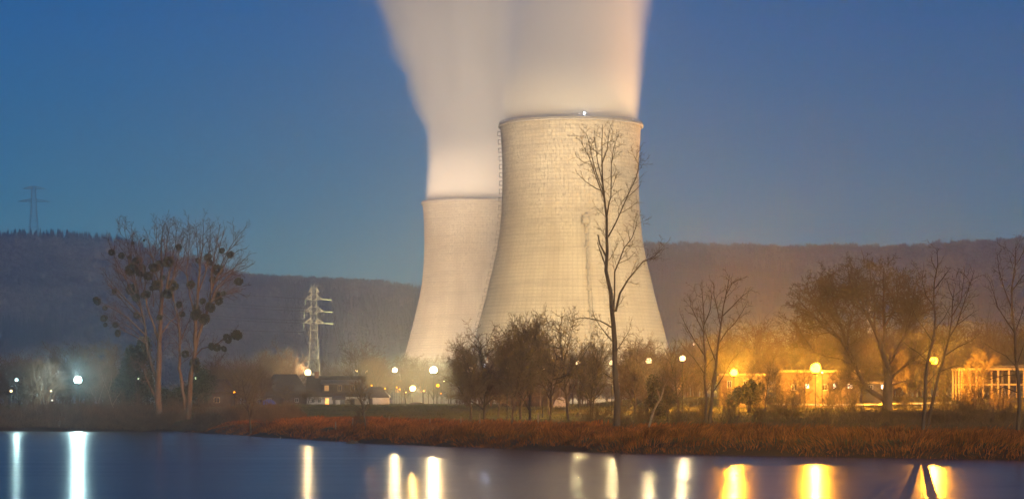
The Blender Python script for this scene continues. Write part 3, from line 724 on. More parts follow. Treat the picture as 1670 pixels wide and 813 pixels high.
KINDS = {}   # variant -> (prototype, H, W, used)
def kind_proto(key):
    defs = {"spread": (11, 12, 12, 0.26, SPREAD, M_bark, M_twig), "spread2": (23, 12, 12, 0.24, SPREAD, M_bark, M_twig), "oval": (12, 15, 9, 0.2, OVAL, M_palebark, M_twig), "oval2": (44, 15, 9, 0.2, OVAL, M_bark, M_twig),
            "slim": (13, 14, 6, 0.15, SLIM, M_bark, M_twig), "slim2": (31, 14, 6, 0.13, SLIM, M_bark, M_twig), "vase": (14, 16, 11, 0.3, VASE, M_bark, M_redtwig), "vase2": (15, 16, 11, 0.28, VASE, M_bark, M_twig), "dense": (16, 14, 11, 0.25, DENSE, M_bark, M_redtwig),
            "dense2": (17, 14, 11, 0.25, DENSE, M_bark, M_twig), "willow": (18, 12, 9, 0.3, VASE, M_bark, M_willow)}
    return defs[key]
def place_tree(key, u, D, vtop, wpx, label, group=None, rz=None, cat="tree"):
    seed, H, W, tr, cfg, mb_, mt_ = kind_proto(key)
    x = X(u, D); z = gz(x, D); h = ZV(vtop, D) - z; w = wpx / F * D
    rz = random.Random(int(u * 7 + D)).uniform(0, 6.28) if rz is None else rz
    if key not in KINDS:
        t = auto_tree(seed, H, W, tr, cfg); o = register("bare_tree", label, cat, t, mb_, mt_, (x, D, z), rz, group, 1.35)
        o.scale = (w / W, w / W, h / H); KINDS[key] = o
    else:
        o = copy_thing(KINDS[key], (x, D, z), rz, (w / W, w / W, h / H), label)
        if group: o["group"] = group
        elif "group" in o: del o["group"]
    return o

# --- the two poplars full of mistletoe
def W2(u, v, D, x0, z0, dy=0.0): return ((u - U0) / F * D - x0, dy, CH + (VH - v) / F * D - z0)
POP = CFG(levels=4, n=[0, 15, 7, 6, 4], ref=[1, 14, 4, 1.6, 0.7], t0=[0.3, 0.3, 0.2, 0.1, 0.1], ang=[(20, 40), (20, 42), (22, 45), (25, 50), (30, 50)], ratio=[0.5, 0.33, 0.5, 0.55, 0.5], taper=[0.5, 0.55, 0.4, 0.3, 0.3],
          maxL=3.6, rmin=0.019, rk=0.018, trop=[0.05, 0.05, 0.07, 0.06, 0.05, 0])
def mistle_mesh():
    rs = np.random.RandomState(5); n = 800
    d = rs.randn(n, 3); d /= np.linalg.norm(d, axis=1, keepdims=True); rr = rs.uniform(0.25, 1.0, n) ** 0.6
    c = d * rr[:, None]; a = rs.randn(n, 3); a /= np.linalg.norm(a, axis=1, keepdims=True); b = np.cross(a, d + 0.3 * rs.randn(n, 3)); b /= np.linalg.norm(b, axis=1, keepdims=True) + 1e-6
    s1, s2 = 0.17, 0.05
    V = np.stack([c - d * s1 * 0.6 - b * s2, c - d * s1 * 0.6 + b * s2, c + d * s1 + b * s2 * 1.6, c + d * s1 - b * s2 * 1.6], 1).reshape(-1, 3)
    return np_mesh("mistletoe", V, [np.arange(n * 4).reshape(n, 4)], mats=[M_mistle])
ME_mist = mistle_mesh()
def poplar(label, ub, D, trunks, balls, seed):
    x0, z0 = X(ub, D), gz(X(ub, D), D)
    t = Tree(seed)
    for (pts, r0, r1, lev) in trunks:
        rg = t.rg; dep = rg.uniform(-1, 1) * (0.0 if lev == 0 else 1.0)
        n = len(pts); pp = [W2(u, v, D, x0, z0, dep * 3.2 * (i / max(1, n - 1))) for i, (u, v) in enumerate(pts)]
        t.limb(pp, r0, r1, lev, POP)
    o = register("mistletoe_poplar", label, "tree", t, M_palebark, M_redtwig, (x0, D, z0), 0, "poplars carrying mistletoe", 1.0)
    nodes = np.array([q for l in (1, 2, 3) for p, r in t.lv[l] for q in p])
    for (u, v, r) in balls:
        tx = (u - U0) / F * D - x0; tz = CH + (VH - v) / F * D - z0
        i = int(np.argmin((nodes[:, 0] - tx) ** 2 + (nodes[:, 2] - tz) ** 2)); q = nodes[i]
        m = link("mistletoe", ME_mist, o, (float(q[0]) * 0.5 + tx * 0.5, float(q[1]), float(q[2]) * 0.5 + tz * 0.5)); s = 1.05 * r / F * D
        q1 = math.sin(u * 12.9 + v * 78.2); q2 = math.sin(u * 39.3 + v * 11.1); m.scale = (s * (1 + .22 * q1), s, s * (0.95 + 0.2 * q2)); m.rotation_euler = (q2, q1, u * 0.37 + v)
    return o
poplar("left poplar with one straight pale trunk and many mistletoe balls", 259, 386, [
    ([(259, 696), (257, 640), (259, 590), (261, 540), (263, 490), (264, 440), (263, 400), (266, 368)], 0.62, 0.05, 0),
    ([(258, 625), (247, 600), (239, 570), (233, 520), (222, 480), (214, 440), (205, 400), (198, 372)], 0.30, 0.03, 1),
    ([(236, 545), (222, 530), (205, 515), (185, 502), (166, 492)], 0.17, 0.03, 1),
    ([(230, 515), (214, 498), (196, 480), (175, 455), (165, 440)], 0.15, 0.03, 1),
    ([(225, 488), (214, 450), (207, 420), (190, 398)], 0.14, 0.03, 1),
    ([(260, 560), (250, 530), (240, 500), (236, 460), (232, 420), (224, 385)], 0.22, 0.03, 1),
    ([(262, 545), (276, 525), (290, 512), (300, 500)], 0.15, 0.03, 1),
    ([(263, 500), (272, 470), (280, 440), (288, 400), (292, 372)], 0.2, 0.03, 1),
    ([(264, 470), (252, 440), (246, 410), (240, 378)], 0.16, 0.03, 1),
    ([(263, 450), (270, 420), (276, 390), (280, 366)], 0.14, 0.03, 1),
    ([(257, 655), (243, 625), (234, 600), (228, 590), (218, 592)], 0.20, 0.05, 1),
    ([(239, 560), (222, 548), (206, 540), (190, 528), (176, 520)], 0.12, 0.03, 1),
    ([(228, 500), (205, 470), (190, 448), (182, 420)], 0.12, 0.03, 1),
    ([(232, 525), (208, 500), (184, 474), (166, 456)], 0.1, 0.03, 1), ([(222, 485), (200, 445), (184, 412), (178, 388)], 0.11, 0.03, 1), ([(237, 555), (215, 535), (190, 520), (164, 514)], 0.1, 0.03, 1),
    ([(232, 470), (224, 430), (216, 395), (212, 370)], 0.11, 0.03, 1), ([(250, 500), (246, 450), (250, 410), (252, 368)], 0.11, 0.03, 1), ([(270, 480), (284, 450), (298, 425), (304, 395)], 0.11, 0.03, 1),
], [(162, 491, 7), (168, 520, 6), (169, 529, 4), (187, 529, 5), (176, 505, 4), (185, 474, 4), (212, 438, 11), (226, 440, 9), (210, 470, 10), (221, 424, 7), (200, 418, 5), (183, 412, 5), (208, 419, 3), (243, 450, 7), (239, 480, 8), (252, 436, 8), (260, 430, 6), (277, 428, 9),
    (256, 465, 8), (284, 466, 9), (279, 478, 8), (222, 514, 6), (261, 517, 5), (294, 404, 6), (222, 485, 6), (187, 548, 5), (265, 452, 5), (216, 396, 2.5), (248, 470, 5), (236, 392, 2)], 101)
poplar("right poplar, two trunks joined low, leaning to the right with mistletoe balls", 303, 392, [
    ([(307, 690), (308, 650), (312, 610), (318, 570), (318, 540), (320, 505), (322, 470), (326, 430), (330, 400), (332, 370)], 0.50, 0.05, 0),
    ([(303, 690), (300, 650), (292, 600), (293, 560), (290, 520), (284, 490), (280, 460), (290, 420), (300, 380)], 0.34, 0.03, 0),
    ([(314, 600), (322, 555), (336, 510), (343, 480), (352, 450), (366, 415), (380, 390), (392, 376)], 0.32, 0.03, 1),
    ([(318, 580), (330, 568), (352, 562), (372, 548), (392, 542)], 0.15, 0.04, 1),
    ([(340, 500), (352, 470), (372, 450), (395, 440), (412, 432)], 0.17, 0.03, 1),
    ([(345, 480), (345, 440), (352, 400), (358, 366)], 0.17, 0.03, 1),
    ([(320, 520), (310, 480), (305, 440), (310, 400), (312, 370)], 0.17, 0.03, 1),
    ([(322, 480), (336, 440), (342, 400), (344, 368)], 0.16, 0.03, 1),
    ([(352, 455), (372, 420), (388, 408), (402, 404)], 0.14, 0.03, 1),
    ([(336, 510), (358, 485), (378, 470), (398, 465)], 0.14, 0.03, 1),
    ([(292, 560), (304, 530), (312, 515)], 0.12, 0.03, 1),
    ([(350, 460), (376, 440), (396, 424), (408, 412)], 0.11, 0.03, 1), ([(340, 495), (366, 480), (388, 476), (404, 484)], 0.1, 0.03, 1), ([(366, 415), (384, 398), (394, 386)], 0.08, 0.02, 1),
    ([(352, 430), (362, 395), (370, 370)], 0.09, 0.02, 1), ([(326, 440), (322, 405), (322, 368)], 0.1, 0.02, 1), ([(338, 505), (356, 470), (376, 445), (390, 420)], 0.11, 0.03, 1),
    ([(290, 530), (276, 520), (264, 508)], 0.1, 0.03, 1),
], [(363, 409, 5), (375, 415, 6), (388, 458, 7), (352, 440, 9), (339, 418, 6), (341, 427, 5), (322, 425, 5), (354, 481, 6), (345, 500, 7), (358, 492, 6), (312, 464, 6), (322, 513, 9), (332, 520, 8), (320, 500, 6), (292, 496, 6), (372, 553, 7), (385, 545, 8), (390, 549, 6), (357, 570, 6), (371, 578, 5), (345, 565, 5), (365, 478, 4),
    (296, 512, 5), (343, 455, 5), (330, 490, 5), (303, 575, 6), (317, 590, 8), (325, 600, 7)], 202)

# --- tall thin tree in front of the near tower
HERO = CFG(levels=4, n=[0, 9, 6, 5, 3], ref=[1, 5, 2, 0.9, 0.5], t0=[0.3, 0.25, 0.2, 0.15, 0.1], ang=[(25, 45), (28, 55), (28, 60), (30, 60), (30, 60)], ratio=[0.4, 0.36, 0.5, 0.5, 0.5], maxL=2.0, rmin=0.013, rk=0.016, wob=[0.05, 0.12, 0.18, 0.22, 0.22, 0.2])
def hero(name, label, ub, D, limbs, seed, cfg=HERO, mb_=None, mt_=None, dscale=1.6, group=None):
    x0, z0 = X(ub, D), gz(X(ub, D), D); t = Tree(seed)
    for (pts, r0, r1, lev) in limbs:
        dep = t.rg.uniform(-1, 1) * (0.0 if lev == 0 else 1.0); n = len(pts)
        t.limb([W2(u, v, D, x0, z0, dep * dscale * (i / max(1, n - 1))) for i, (u, v) in enumerate(pts)], r0, r1, lev, cfg)
    return register(name, label, "tree", t, mb_ or M_bark, mt_ or M_twig, (x0, D, z0), 0, group, 1.0)
hero("tall_bare_tree", "tall thin bare tree standing before the nearer cooling tower and reaching to its rim", 1006, 232, [
    ([(1006, 694), (1005, 650), (1004, 600), (1002, 560), (1000.5, 527), (995.6, 478), (990.7, 441), (989.5, 409), (990, 380), (989.6, 356), (984, 315), (982, 295), (981, 262), (982, 234), (983, 203)], 0.33, 0.02, 0),
    ([(986, 325), (976, 300), (970.6, 288), (960, 256), (950, 236), (946, 222)], 0.07, 0.015, 1),
    ([(984, 312), (972, 285), (966, 255), (960, 225), (956, 214)], 0.06, 0.015, 1),
    ([(982, 295), (974, 262), (971, 235), (970, 210)], 0.055, 0.012, 1),
    ([(981, 270), (988, 245), (992, 222), (995, 206)], 0.05, 0.012, 1),
    ([(990, 352), (995, 330), (996, 323), (997.7, 269), (1001, 245), (1006, 225)], 0.08, 0.015, 1),
    ([(992, 386), (1003, 364), (1012, 345), (1022, 323), (1035.6, 291), (1040, 275), (1041, 258)], 0.085, 0.015, 1),
    ([(1022, 323), (1036, 312), (1045, 300)], 0.04, 0.012, 1),
    ([(983, 312), (972, 307), (957, 299), (947, 292), (938, 281)], 0.05, 0.012, 1),
    ([(1004, 507.6), (1010, 478), (1025, 456), (1050, 426), (1067, 419), (1076, 408)], 0.13, 0.018, 1),
    ([(1000, 520), (1001, 480), (1002, 444), (1010, 425), (1018, 405), (1030, 390), (1037, 370), (1038, 355)], 0.10, 0.015, 1),
    ([(988, 416.6), (980, 398), (975, 382)], 0.10, 0.06, 1),
    ([(988, 434), (980, 415), (973.5, 397)], 0.08, 0.03, 1),
    ([(1003, 537), (990, 528), (978, 522), (954, 517), (940, 520), (927, 525)], 0.085, 0.015, 1),
    ([(1002, 560), (988, 545), (976, 530), (966, 512)], 0.06, 0.015, 1),
    ([(1005, 620), (985, 608), (968, 615), (950, 630)], 0.06, 0.015, 1),
    ([(1003, 575), (1016, 556), (1026, 540), (1030, 520)], 0.055, 0.015, 1),
], 303)
# --- slender twin trees right of the tower
hero("slender_bare_tree", "slender bare tree with the highest top, right of the nearer cooling tower", 1158, 236, [
    ([(1157, 696), (1160, 650), (1166, 600), (1172, 560), (1176, 530), (1181, 500), (1186, 470), (1190, 448)], 0.19, 0.02, 0),
    ([(1172, 560), (1186, 540), (1200, 525), (1212, 508), (1222, 490)], 0.075, 0.015, 1), ([(1178, 515), (1194, 500), (1208, 485), (1226, 470)], 0.06, 0.012, 1),
    ([(1168, 590), (1156, 560), (1148, 535), (1140, 505)], 0.07, 0.015, 1), ([(1176, 535), (1168, 505), (1166, 480), (1164, 462)], 0.06, 0.012, 1),
    ([(1162, 640), (1176, 615), (1190, 590), (1206, 572)], 0.06, 0.012, 1), ([(1184, 480), (1196, 462), (1206, 455)], 0.04, 0.012, 1),
], 404, group="slender twin trees")
hero("slender_bare_tree", "straight slender bare tree, shorter left one of the slender twins", 1148, 240, [
    ([(1149, 694), (1150, 640), (1150, 590), (1148, 550), (1148, 520), (1145, 490), (1144, 470)], 0.17, 0.02, 0),
    ([(1150, 580), (1134, 555), (1122, 535), (1112, 512)], 0.07, 0.015, 1), ([(1149, 545), (1136, 520), (1128, 500), (1124, 480)], 0.06, 0.012, 1),
    ([(1148, 530), (1158, 505), (1160, 485), (1158, 468)], 0.06, 0.012, 1), ([(1150, 610), (1132, 585), (1116, 570), (1104, 555)], 0.06, 0.012, 1),
    ([(1150, 600), (1166, 578), (1180, 560)], 0.05, 0.012, 1),
], 405, group="slender twin trees")
# --- wide walnut on the right
WAL = CFG(levels=4, n=[0, 15, 9, 7, 4], ref=[1, 6, 2.4, 1.0, 0.5], t0=[0.3, 0.25, 0.15, 0.1, 0.1], ang=[(30, 60), (35, 65), (30, 65), (30, 70), (30, 70)], ratio=[0.5, 0.42, 0.5, 0.5, 0.5], maxL=4.2, rmin=0.02, rk=0.024, wob=[0.06, 0.16, 0.22, 0.26, 0.26, 0.2], trop=[0.04, 0.06, 0.06, 0.05, 0.03, 0])
hero("walnut_tree", "wide-crowned bare walnut tree with a forked pale trunk, behind the red-brown reeds", 1446, 272, [
    ([(1447, 668), (1447, 655), (1447, 640), (1448, 620), (1446, 600), (1442, 580), (1436, 560)], 0.62, 0.30, 0),
    ([(1444, 652), (1434, 646), (1424, 640), (1412, 628), (1404, 615), (1394, 596), (1384, 576), (1370, 552), (1352, 530)], 0.36, 0.06, 0),
    ([(1384, 576), (1376, 540), (1368, 505), (1362, 470), (1360, 445)], 0.17, 0.03, 1), ([(1370, 552), (1345, 535), (1325, 515), (1306, 500), (1294, 488)], 0.15, 0.03, 1),
    ([(1352, 530), (1335, 505), (1322, 480), (1318, 460)], 0.12, 0.025, 1), ([(1394, 596), (1372, 585), (1348, 580), (1326, 570), (1300, 560)], 0.12, 0.02, 1),
    ([(1436, 560), (1424, 530), (1412, 505), (1404, 470), (1400, 435)], 0.24, 0.03, 1), ([(1440, 575), (1446, 540), (1444, 505), (1448, 470), (1450, 432)], 0.24, 0.03, 1),
    ([(1446, 600), (1464, 570), (1478, 540), (1490, 505), (1500, 475)], 0.22, 0.03, 1), ([(1448, 620), (1470, 598), (1490, 585), (1506, 570), (1516, 552)], 0.17, 0.03, 1),
    ([(1444, 530), (1462, 500), (1472, 465), (1478, 440)], 0.15, 0.03, 1), ([(1416, 512), (1396, 490), (1384, 460), (1380, 434)], 0.14, 0.03, 1),
    ([(1426, 535), (1428, 495), (1424, 455), (1424, 428)], 0.14, 0.03, 1), ([(1484, 525), (1502, 510), (1514, 500)], 0.1, 0.02, 1),
    ([(1448, 630), (1472, 622), (1492, 618), (1508, 606)], 0.1, 0.02, 1), ([(1374, 530), (1350, 505), (1340, 470), (1338, 448)], 0.12, 0.02, 1),
    ([(1360, 540), (1332, 545), (1310, 535), (1296, 520)], 0.1, 0.02, 1), ([(1352, 530), (1332, 520), (1312, 512), (1298, 505)], 0.09, 0.02, 1), ([(1376, 540), (1352, 500), (1348, 465), (1352, 440)], 0.12, 0.02, 1),
    ([(1400, 605), (1380, 560), (1384, 520), (1388, 480), (1392, 450)], 0.12, 0.02, 1), ([(1470, 560), (1482, 510), (1484, 475), (1488, 452)], 0.1, 0.02, 1), ([(1326, 570), (1310, 545), (1302, 525)], 0.07, 0.02, 1),
    ([(1412, 628), (1392, 618), (1374, 616), (1356, 620)], 0.08, 0.02, 1),
], 505, WAL, M_palebark, M_twig, 4.5)
# --- two leaning trunks around the right street lamp
hero("leaning_bare_tree", "taller thin tree, left one of two beside the rightmost orange lamp", 1505, 208, [
    ([(1505, 700), (1507, 660), (1510, 620), (1514, 585), (1520, 555), (1524, 520), (1523, 490), (1525, 460), (1529, 430), (1528, 405)], 0.17, 0.018, 0),
    ([(1523, 500), (1512, 480), (1506, 455), (1508, 435)], 0.05, 0.012, 1), ([(1525, 470), (1540, 450), (1548, 436)], 0.05, 0.012, 1), ([(1520, 555), (1505, 535), (1494, 520), (1484, 500)], 0.06, 0.012, 1),
    ([(1522, 540), (1536, 520), (1546, 500)], 0.05, 0.012, 1), ([(1514, 590), (1496, 575), (1478, 566), (1462, 552)], 0.055, 0.012, 1), ([(1527, 440), (1518, 425), (1520, 408)], 0.03, 0.01, 1),
    ([(1508, 630), (1524, 612), (1538, 600)], 0.05, 0.012, 1),
], 606, group="two thin trees by the right orange lamp")
hero("leaning_bare_tree", "right-leaning fork-topped thin tree beside the rightmost orange lamp", 1513, 212, [
    ([(1512, 698), (1520, 655), (1530, 620), (1538, 585), (1545, 555), (1552, 520), (1556, 490), (1558, 465)], 0.16, 0.018, 0),
    ([(1545, 555), (1560, 530), (1570, 500), (1580, 470), (1590, 440)], 0.08, 0.012, 1), ([(1540, 580), (1562, 565), (1584, 555), (1600, 540)], 0.06, 0.012, 1), ([(1553, 515), (1566, 490), (1572, 460), (1574, 440)], 0.055, 0.012, 1),
    ([(1556, 490), (1548, 470), (1546, 452)], 0.04, 0.012, 1), ([(1534, 605), (1556, 595), (1572, 600)], 0.05, 0.012, 1), ([(1560, 530), (1580, 515), (1596, 505)], 0.045, 0.012, 1),
], 607, group="two thin trees by the right orange lamp")
hero("slender_bare_tree", "slender bare tree in front of the lit steel frame", 1660, 200, [
    ([(1660, 700), (1661, 660), (1661, 620), (1659, 580), (1656, 540), (1651, 505), (1650, 470), (1655, 430), (1657, 396)], 0.18, 0.018, 0),
    ([(1657, 545), (1640, 520), (1626, 500), (1618, 475), (1612, 455)], 0.07, 0.012, 1), ([(1651, 505), (1640, 470), (1634, 440), (1632, 410)], 0.06, 0.012, 1), ([(1660, 600), (1640, 580), (1620, 572), (1600, 560)], 0.07, 0.012, 1),
    ([(1650, 475), (1664, 450), (1680, 440)], 0.05, 0.012, 1), ([(1660, 590), (1672, 560), (1684, 520)], 0.06, 0.012, 1), ([(1661, 640), (1640, 630), (1622, 640), (1604, 652)], 0.06, 0.012, 1),
    ([(1656, 540), (1668, 510), (1676, 480)], 0.05, 0.012, 1), ([(1661, 610), (1636, 612), (1612, 618), (1590, 610)], 0.05, 0.012, 1),
], 708)

for (lab, ub, D, pts, brs, seed) in (
    ("pale sapling leaning left over the scrub, left of the left poplar", 195, 388, [(196, 698), (190, 676), (184, 660), (177, 640), (168, 618), (162, 596)], [[(184, 660), (192, 646), (200, 634)], [(177, 640), (182, 622), (184, 604)]], 811),
    ("pale forked sapling just right of the brightest cyan lamp", 166, 389, [(168, 696), (164, 672), (160, 658), (152, 645), (146, 630)], [[(160, 658), (166, 642), (172, 624), (176, 606)]], 812),
    ("pale sapling leaning left in the scrub between the left edge and the brightest cyan lamp", 85, 390, [(86, 696), (82, 680), (74, 660), (66, 644), (60, 630)], [[(74, 660), (80, 644), (82, 628)]], 813),
    ("pale leaning stem in front of the rounded dark evergreen", 1058, 234, [(1058, 696), (1066, 668), (1076, 648), (1084, 630), (1090, 616)], [[(1076, 648), (1070, 632)]], 814)):
    hero("leaning_sapling", lab, ub, D, [(pts, 0.12, 0.02, 0)] + [(b_, 0.07, 0.015, 1) for b_ in brs], seed, HERO, M_post, M_palebark, 1.0)
# --- placed copies
for row in [
    ("dense", 30, 428, 574, 115, "broad bare tree at the left edge, around the small bluish lamp"),
    ("vase2", 110, 478, 557, 95, "fan-shaped bare tree rising above the brightest cyan lamp"),
    ("dense2", 170, 432, 556, 95, "brown twiggy tree between the brightest cyan lamp and the left poplar"),
    ("oval", 72, 425, 582, 70, "low bare tree left of the fan-shaped tree"),
    ("oval2", 140, 500, 575, 60, "bare tree just right of the brightest cyan lamp"),
    ("vase", 345, 480, 575, 60, "bare tree lit green from behind, over the dark roof"),
    ("spread2", 384, 470, 577, 80, "pale twiggy tree between the dark roof and the farmhouse"),
    ("spread", 409, 330, 596, 80, "gnarled bare apple tree in front of the blue tarpaulin"),
    ("spread2", 460, 705, 547, 80, "round bare tree behind the farmhouse's left wing"),
    ("oval", 425, 690, 572, 55, "bare tree at the left of the round tree behind the farmhouse"),
    ("spread", 470, 470, 626, 55, "low fruit tree in the garden before the farmhouse's left wing"),
    ("spread2", 500, 480, 628, 48, "low fruit tree below the very bright lamp at the farmhouse"),
    ("vase", 578, 790, 556, 92, "reddish vase-shaped tree behind the farmhouse roof, right of the tall pylon"),
    ("oval2", 617, 740, 578, 55, "bare tree just right of the two close lamps above the farmhouse"),
    ("slim", 597, 285, 602, 55, "small dark tree on the meadow edge in front of the lean-to"),
    ("vase2", 690, 860, 578, 55, "thin bare tree left behind the largest yellow lamp"),
    ("oval", 662, 800, 575, 48, "bare tree between the bright lamp above the lean-to and the low yellow lamp"),
    ("dense2", 735, 800, 580, 58, "bushy bare tree right behind the orange street lamp on the meadow edge"),
    ("dense", 790, 302, 526, 92, "twiggy tree at the left end of the middle clump"),
    ("oval", 834, 260, 515, 84, "pale leaning-trunk tree in the middle clump"),
    ("vase2", 864, 286, 508, 92, "vase-shaped tree in the middle clump, between the pale trunk and the thick trunk"),
    ("spread", 927, 290, 499, 112, "thick-trunked spreading tree at the right end of the middle clump"),
    ("oval", 768, 285, 548, 66, "small twiggy tree at the outer left of the middle clump"),
    ("dense", 848, 305, 520, 92, "dense tree right behind the pale leaning trunk of the middle clump"),
    ("spread2", 897, 272, 528, 88, "low spreading tree between the vase-shaped and the thick-trunked trees"),
    ("oval2", 962, 268, 548, 60, "narrow tree right of the thick-trunked tree"),
    ("dense2", 812, 330, 540, 80, "bushy tree behind the middle clump's left half"),
    ("oval2", 895, 330, 530, 70, "bare tree behind the middle clump, before the long barn"),
    ("slim2", 966, 300, 535, 58, "small bare tree just left of the tall tree"),
    ("dense", 1036, 305, 540, 78, "twiggy tree just right of the tall tree's trunk"),
    ("oval2", 1066, 430, 545, 62, "bare tree behind the rounded dark evergreen"),
    ("willow", 1082, 440, 563, 66, "orange-lit willow behind the rounded dark evergreen"),
    ("slim", 1108, 262, 555, 60, "thin bare tree left of the slender twins"),
    ("slim2", 1262, 368, 566, 42, "brightly lit thin tree at the corner of the long lit building"),
    ("dense2", 1232, 540, 516, 100, "brown round-topped tree behind the yellow-lit low building"),
    ("dense", 1292, 560, 505, 105, "brown bushy tree behind the long lit building's left end"),
    ("vase2", 1190, 480, 560, 70, "bare tree behind the leftmost big orange street lamp"),
    ("dense2", 1350, 500, 545, 100, "tree with a low crown behind the biggest orange street lamp"),
    ("vase", 1420, 520, 520, 105, "tree standing right behind the walnut tree"),
    ("dense", 1500, 500, 512, 100, "bushy tree behind the left one of the two leaning trees"),
    ("oval2", 1560, 520, 515, 90, "bare tree behind the right leaning tree, above the steel frame's left end"),
    ("dense2", 1618, 470, 520, 105, "brown bushy tree behind the lit steel frame"),
    ("dense", 1672, 490, 505, 95, "bushy tree at the right edge behind the lit steel frame"),
    ("slim", 1247, 262, 570, 46, "thin bare tree between the right round bush and the long lit building"),
    ("slim2", 1290, 250, 606, 40, "small thin tree in front of the long lit building's gable"),
    ("slim", 1312, 320, 585, 40, "thin bare tree left of the biggest orange lamp, against the lit wall"),
    ("oval", 1374, 316, 588, 52, "small bare tree before the right end of the long lit building"),
    ("slim2", 1218, 322, 580, 40, "thin bare tree over the right round bush"),
    ("oval2", 1590, 325, 566, 56, "bare tree in front of the steel frame's left half"),
    ("slim", 1480, 330, 570, 46, "thin bare tree right of the walnut tree's trunk"),
    ("slim", 1090, 246, 600, 44, "small leaning sapling in front of the rounded dark evergreen"),
    ("slim2", 1062, 300, 575, 50, "small bare tree left of the rounded dark evergreen"),
]:
    place_tree(*row)

# --- leafy masses: ivy-clad tree, round evergreens
def leafy(seed, n, rx, ry, rz, leaf, lumps=14, cone=0.0):
    rs = np.random.RandomState(seed)
    C = rs.randn(lumps, 3) * [0.42, 0.42, 0.36]; C[:, 2] = np.clip(C[:, 2], -0.7, 0.75); rad = rs.uniform(0.28, 0.5, lumps)
    if cone: k = 1 - cone * (C[:, 2] + 0.7) / 1.5; C[:, :2] *= k[:, None]; rad *= np.clip(k, 0.4, 1)
    i = rs.randint(0, lumps, n); d = rs.randn(n, 3); d /= np.linalg.norm(d, axis=1, keepdims=True)
    p = C[i] + d * (rad[i] * rs.uniform(0.55, 1.05, n))[:, None]
    p = p * [rx, ry, rz] + [0, 0, rz * 0.98]; p = p[p[:, 2] > 0.1]; d = d[:len(p)]; n = len(p)
    a = rs.randn(n, 3); a /= np.linalg.norm(a, axis=1, keepdims=True); b = np.cross(a, rs.randn(n, 3)); b /= np.linalg.norm(b, axis=1, keepdims=True)
    s = leaf * rs.uniform(0.6, 1.3, n)[:, None]
    V = np.stack([p - a * s, p + b * s * 0.55, p + a * s, p - b * s * 0.55], 1).reshape(-1, 3)
    return V, np.arange(n * 4).reshape(n, 4)
def leafy_thing(name, label, u, D, vtop, wpx, m, seed, n, leaf, cone=0.0, group=None):
    x = X(u, D); z = gz(x, D); h = ZV(vtop, D) - z; w = wpx / F * D
    o = thing(name, label, "tree" if "tree" in name else "bush", (x, D, z), 0, group)
    V, Fc = leafy(seed, n, w * 0.5 * 1.05, w * 0.5 * 1.05, h * 0.5, leaf, 16, cone)
    V[:, 2] *= h / V[:, 2].max()
    link("crown", np_mesh("crown", V, [Fc], mats=[m]), o)
    mb = MB(); mb.bar((0, 0, -0.3), (0, 0, h * 0.55), 0.28, 8, 0.12); 
    for k in range(5):
        a = k * 1.3; mb.bar((0, 0, h * (0.2 + 0.07 * k)), (math.cos(a) * w * .22, math.sin(a) * w * .22, h * (0.45 + .07 * k)), 0.08, 5, 0.03)
    mb.build("trunk", M_bark, o, smooth=True)
    return o
leafy_thing("ivy_clad_tree", "dark ivy-clad tree behind the left poplar's trunk", 222, 402, 546, 88, M_ivy, 41, 15000, 0.20, 0.45)
leafy_thing("ivy_clad_tree", "dark leafy tree between the two poplars' trunks", 285, 412, 628, 70, M_ivy, 46, 8000, 0.2, 0.1)
leafy_thing("evergreen_bush", "rounded dark evergreen at the meadow edge, right of the tall tree", 1076, 285, 609, 54, M_evergreen, 42, 9000, 0.12, 0.0)
leafy_thing("evergreen_bush", "rounded bush in front of the leftmost big orange street lamp", 1222, 302, 616, 52, M_evergreen, 43, 8000, 0.12, 0.0)
leafy_thing("evergreen_bush", "small leafy bush lit green, under the right poplar", 328, 440, 590, 44, M_ivy, 44, 5000, 0.16, 0.0)

# --- shrubs of bare stems
SHR = CFG(levels=3, n=[0, 7, 6, 4, 3], ref=[1, 3, 1.2, 0.6, 0.4], t0=[0.2, 0.2, 0.15, 0.1], ang=[(20, 50), (25, 60), (30, 65), (30, 60)], ratio=[0.5, 0.45, 0.5, 0.5], rmin=0.013, rk=0.012, wob=[0.1, 0.16, 0.22, 0.25, 0.25, 0.2], trop=[0, -0.02, 0.0, 0.0, 0, 0])
def shrub_proto(seed):
    t = Tree(seed); rg = t.rg
    for k in range(26):
        a = rg.uniform(0, 6.28); tilt = R(rg.uniform(5, 62)); d = Vector((math.sin(tilt) * math.cos(a), math.sin(tilt) * math.sin(a), math.cos(tilt)))
        L = rg.uniform(2.4, 4.6); pp, dd, rr = t.poly((rg.gauss(0, .9), rg.gauss(0, .9), -0.2), d, L, rg.uniform(.03, .07), 0.015, 1, 6, 0.12, -0.03)
        t.spawn(pp, dd, rr, L, 1, SHR)
    return t.fit(4.0, 6.0)
SHP = []
def shrub(k, u, D, vtop, wpx, label):
    x = X(u, D); z = gz(x, D); h = max(1.0, ZV(vtop, D) - z); w = wpx / F * D
    rz = random.Random(int(u * 3 + D)).uniform(0, 6.28)
    if len(SHP) <= k:
        o = thing("bare_shrub", label, "shrub", (x, D, z), rz, "bare shrubs on the far bank"); tr, cr = shrub_proto(900 + k).meshes("bare_shrub", M_scrub, M_scrub, 1.3)
        CH_OF[o.name] = [link("stem", tr, o), link("crown", cr, o)]; o.scale = (w / 6, w / 6, h / 4); SHP.append(o)
    else: copy_thing(SHP[k], (x, D, z), rz, (w / 6, w / 6, h / 4), label)
